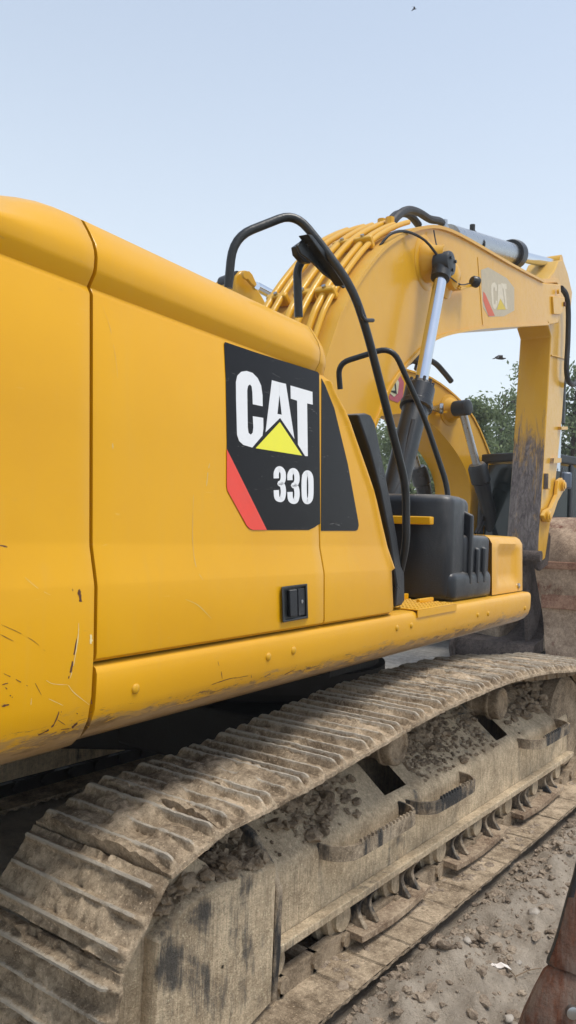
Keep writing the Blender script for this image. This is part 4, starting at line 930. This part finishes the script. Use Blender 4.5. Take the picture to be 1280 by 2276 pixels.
gl = MB().prism([C2(.02, .06, Z0+.15), C2(.02, WID-.06, Z0+.15), C2(.10, WID-.06, Z1-.10), C2(.10, .06, Z1-.10)], -F2*.012); obj('windscreen', gl, GLASS, CB)
gl = MB().prism([C2(.08, .0, Z0+.15), C2(LENG*.52, .0, Z0+.15), C2(LENG*.52, .0, Z1-.10), C2(.14, .0, Z1-.10)], -N2*.012); obj('door_window', gl, GLASS, CB)
gl = MB().prism([C2(LENG*.58, .0, 2.05), C2(LENG-.06, .0, 2.05), C2(LENG-.06, .0, Z1-.10), C2(LENG*.58, .0, Z1-.10)], -N2*.012); obj('rear_window', gl, GLASS, CB)
mr = MB().box(LD(1259, 1068, 11.2), (.07, .04, .12), (RV, DV, AZ)); obj('mirror', mr, plain('blue_grey_plastic', (.09, .12, .17), .3), CB, bevel=.03)
obj('mirror_arm', MB().tube([LD(1250, 1040, 11.4), LD(1246, 1060, 11.3), LD(1250, 1090, 11.4)], .018, 6), BLK, CB)
bd = MB().box(C2(3.3, 1.2, 1.75), (1.6, 1.35, .55), (F2, N2, AZ)); bd.box(C2(1.0, 1.9, 1.6), (1.4, .7, .35), (F2, N2, AZ)); obj('body', bd, YEL2, E2, bevel=.08)
uc = MB().box(C2(2.0, 1.3, 1.05), (2.3, 1.3, .12), (F2, N2, AZ)); obj('deck_frame', uc, DARK, E2)
for b_ in (-.05, 2.55): 
    m = MB(); L = [(-.6, .05), (-.9, .3), (-.95, .55), (-.7, .88), (4.2, .88), (4.5, .6), (4.45, .3), (4.2, .05)]
    m.prism([C2(a, b_, z) for a, z in L], -N2*.6); obj('track', m, CLOD, E2, bevel=.05)
# ================================================================== trees
LEAFM = NB('leaves')
def _leaf(b):
    oi = b.n('ShaderNodeAttribute', attribute_name='tint').outputs['Fac']; n = b.noise(.9, 3)
    c = b.mix(oi, (.13, .175, .08), (.32, .39, .19)); c = b.mix(b.ramp(n, .3, .7, 0, .5), c, (.09, .12, .065))
    m = b.set(c, .55, spec=.3)
    tr = b.n('ShaderNodeBsdfTranslucent'); b.l(c, tr.inputs[0]); mx = b.n('ShaderNodeMixShader'); mx.inputs[0].default_value = .42
    out = b.t.nodes['Material Output']; b.l(b.b.outputs[0], mx.inputs[1]); b.l(tr.outputs[0], mx.inputs[2]); b.l(mx.outputs[0], out.inputs[0]); return m
LEAF = _leaf(LEAFM); BARK = plain('bark', (.10, .075, .055), .9, 0, .4, 12, .02)
def tree(u, vtop, dep, wpx, label, seed, dens_=1., leaf=.085, name='tree', drop=.35):
    rs = random.Random(seed); base = LD(u, 1230, dep); base[2] = 0; htop = float(LD(u, vtop, dep)[2]); R0 = wpx/2/FPX*dep
    t = thing(name, label, 'tree', (float(base[0]), float(base[1]), 0.0), 'trees standing behind the machines')
    tk = MB(); tk.tube([base, base+np.array([.1, .05, htop*.35]), base+np.array([.0, .15, htop*.7]), base+np.array([.05, 0, htop*.95])], [.17, .13, .08, .02], 8, sub=3)
    tips = []
    for k in range(26):
        h = htop*(drop + (1-drop)*(k+rs.random())/26); a = rs.uniform(0, 6.28); L = R0*(1.05-.55*((h/htop-drop)/(1-drop))**1.5)*rs.uniform(.7, 1.15)
        p0 = base+np.array([0, .08, h*.9]); d = np.array([math.cos(a), math.sin(a), rs.uniform(.15, .6)])
        p1 = p0+d*L*.55+np.array([0, 0, .1]); p2 = p0+d*L*np.array([1, 1, .75]); tk.tube([p0, p1, p2], [.035, .02, .006], 5, sub=2)
        tips += [p0*.45+p1*.55, p1, p1*.5+p2*.5, p2]
        for _ in range(3):
            q = p1*.6+p2*.4+np.array([rs.gauss(0, 1), rs.gauss(0, 1), rs.gauss(0, .7)])*L*.35; tk.tube([p1, q], [.012, .004], 4); tips.append(q)
    obj('trunk', tk, BARK, t)
    g = np.random.default_rng(seed); n = int(5200*dens_); tp = np.array(tips); ci = g.integers(0, len(tp), n)
    c = tp[ci] + g.normal(0, 1, (n, 3))*np.array([.24, .24, .19])*(R0/1.5)
    c = c[c[:, 2] > htop*drop*.6]; n = len(c); tint = np.clip(g.random(len(tp))[ci[:n]]*.6 + g.random(n)*.5, 0, 1)
    dirs = g.normal(0, 1, (n, 3)) + np.array([0, 0, -.5]); dirs /= np.linalg.norm(dirs, axis=1)[:, None]; sd_ = np.cross(dirs, g.normal(0, 1, (n, 3))); sd_ /= np.linalg.norm(sd_, axis=1)[:, None]
    ln = leaf*g.uniform(.6, 1.3, n)[:, None]; wd = ln*.26
    V = np.stack([c, c+dirs*ln*.5+sd_*wd, c+dirs*ln, c+dirs*ln*.5-sd_*wd], 1).reshape(-1, 3)
    mb = MB(); mb.v = [tuple(x) for x in V.tolist()]; mb.f = [(4*i, 4*i+1, 4*i+2, 4*i+3) for i in range(n)]
    cr = obj('crown', mb, LEAF, t, sharp=0); at = cr.data.attributes.new('tint', 'FLOAT', 'POINT'); at.data.foreach_set('value', np.repeat(tint, 4).astype(np.float32)); return t
TG = [(1045, 862, 21, 150, 'dark green tree seen just right of the second boom', 1, 1.4, .22), (1112, 850, 26, 190, 'pale loose-leaved tree left of the hanging arm', 2, 1.2, .20),
      (1180, 760, 24, 120, 'thin tall tree partly hidden behind the hanging arm', 3, .8, .17), (1278, 775, 24, 160, 'leafy tree right of the hanging arm above the black cab', 4, 1.3, .2),
      (905, 900, 25, 210, 'dense dark tree seen under the boom behind the black tank', 5, 2., .22), (1010, 930, 30, 260, 'broad tree in the gap beneath the second boom', 6, 1.8, .22),
      (1150, 960, 30, 260, 'low bushy tree behind the hanging arm at cab height', 7, 1.8, .22), (1330, 900, 30, 260, 'broad bushy tree behind the black cab', 8, 1.8, .22), (820, 930, 32, 260, 'dark tree seen between the handrail and the edge cover', 9, 1.6, .24)]
for u, v, d, wpx, lab, sd_, dn, lf in TG: tree(u, v, d, wpx, lab, sd_, dn, lf*.72, drop=.12 if sd_ >= 5 else .3)
# ================================================================== rusty bucket tooth close to us at lower right
FB = thing('bucket', 'rusty excavator bucket with a black-edged tooth pointing up at lower right', 'bucket', (float(LD(1300, 2200, 1.5)[0]), float(LD(1300, 2200, 1.5)[1]), 0.0))
def TP_(u, v, d): return LD(u, v, d)
def loft(name, secs, m, bevel=0, parent=None): 
    mb = MB(); mb.grid(secs, closed=True); n = len(secs[0]); k = len(mb.v); mb.f += [tuple(reversed(range(n))), tuple(range(k-n, k))]
    return obj(name, mb, m, parent or FB, bevel=bevel, sharp=50)
def sec(ul, ur, v, d, th, vr=None, r=.3):      # rounded quadrilateral section: left and right picture edges, thickness in depth
    vr = v if vr is None else vr; a, b = TP_(ul, v, d), TP_(ur, vr, d); bd_ = ray(ul-8, v); bd_ = bd_/np.linalg.norm(bd_); P = []
    for p, q, e in ((a, b, 0),):
        w_ = b-a; L = np.linalg.norm(w_); x = w_/L
        for cx, cy, t0 in ((L-r*th, r*th, -90), (L-r*th, th-r*th, 0), (r*th, th-r*th, 90), (r*th, r*th, 180)):
            for k in range(4):
                t = rad(t0+k*30); P.append(a + x*(cx+r*th*math.cos(t)) + bd_*(cy+r*th*math.sin(t)))
    return P
tooth = loft('tooth_cap', [sec(1282, 1350, 1905, 1.5, .05), sec(1273, 1362, 1945, 1.5, .075), sec(1258, 1385, 1995, 1.5, .10), sec(1240, 1410, 2062, 1.5, .13), sec(1226, 1425, 2106, 1.5, .15), sec(1215, 1435, 2130, 1.5, .16, 2205), sec(1214, 1440, 2140, 1.5, .165, 2215), sec(1221, 1440, 2146, 1.5, .16, 2222)], RUST)
tooth.data.materials.append(plain('worn_black', (.03, .032, .036), .38, .2, .5, 25, .002))
me = tooth.data; r0 = np.array(tooth['org'])
for p in me.polygons:
    c = np.array(p.center)+r0; dpt = np.dot(c-CAM, _f); uu = W/2 + FPX*np.dot(c-CAM, CR)/dpt; vv = H/2 - FPX*np.dot(c-CAM, CU)/dpt
    if uu - (1282-(vv-1905)*.30) < 15 and p.normal.dot(Vector(RV)) < .35: p.material_index = 1
ad = loft('tooth_adapter', [sec(1226, 1440, 2138, 1.515, .14, 2208), sec(1208, 1440, 2152, 1.505, .17, 2218), sec(1188, 1450, 2190, 1.5, .20, 2240), sec(1164, 1470, 2240, 1.5, .22), sec(1148, 1490, 2285, 1.5, .23), sec(1130, 1520, 2350, 1.5, .24), sec(1120, 1560, 2420, 1.5, .24)], RUST)
obj('lock_pin', MB().lathe(TP_(1272, 2250, 1.495), -DV, [(-.02, .012), (.004, .012), (.006, .007)], 14), STEEL, ad)
lipc = TP_(1340, 2420, 1.62)
sh = MB(); G = []
for i in range(13):
    t = i/12*math.pi*.62; G.append([np.array([lipc[0], lipc[1], 0]) + RV*x + DV*(.75*math.sin(t) - .05) + AZ*(max(.02, (lipc[2]) - .88*lipc[2]*(1-math.cos(t*1.0))/1.37*1.0)) for x in (.62, .9, 1.2, 1.7)])
o = obj('bucket_shell', sh.grid(G), RUST, FB, sharp=50); s_ = o.modifiers.new('thick', 'SOLIDIFY'); s_.thickness = .03
# ================================================================== hazy air
hzb = MB().box((0, 0, 5.5), (460, 460, 7.5)); hzm = bpy.data.materials.new('haze_air'); hzm.use_nodes = True; t_ = hzm.node_tree
t_.nodes.remove(t_.nodes['Principled BSDF']); pv = t_.nodes.new('ShaderNodeVolumePrincipled'); pv.inputs['Density'].default_value = .0022; pv.inputs['Color'].default_value = (.93, .95, 1, 1); pv.inputs['Anisotropy'].default_value = .3
t_.links.new(pv.outputs[0], t_.nodes['Material Output'].inputs['Volume']); obj('haze', hzb, hzm, sharp=0, kind='stuff')
# ================================================================== birds
def bird(u, v, d, s, label):
    p = LD(u, v, d); m = MB(); m.tube([p-RV*s*.5, p-RV*s*.2, p+RV*s*.15, p+RV*s*.5+AZ*s*.05], [s*.03, s*.10, s*.11, s*.03], 8, sub=3)
    m.grid([[p-RV*s*.15, p-RV*s*.3+DV*s*.5+AZ*s*.25, p-RV*s*.6+DV*s*.9+AZ*s*.15], [p+RV*s*.2, p+RV*s*.1+DV*s*.5+AZ*s*.28, p-RV*s*.45+DV*s*.95+AZ*s*.15]])
    m.grid([[p-RV*s*.15, p-RV*s*.35-DV*s*.5+AZ*s*.2, p-RV*s*.8-DV*s*.8-AZ*s*.1], [p+RV*s*.2, p+RV*s*.05-DV*s*.5+AZ*s*.2, p-RV*s*.6-DV*s*.9-AZ*s*.1]])
    o = obj('bird', m, plain('bird_feathers', (.05, .05, .055), .7)); so_ = o.modifiers.new('t', 'SOLIDIFY'); so_.thickness = s*.02
    tag(o, label, 'bird', None)
bird(921, 20, 25, .14, 'tiny dark bird high in the sky near the top edge')
bird(1113, 797, 15, .20, 'small dark bird gliding in the sky between boom and trees')
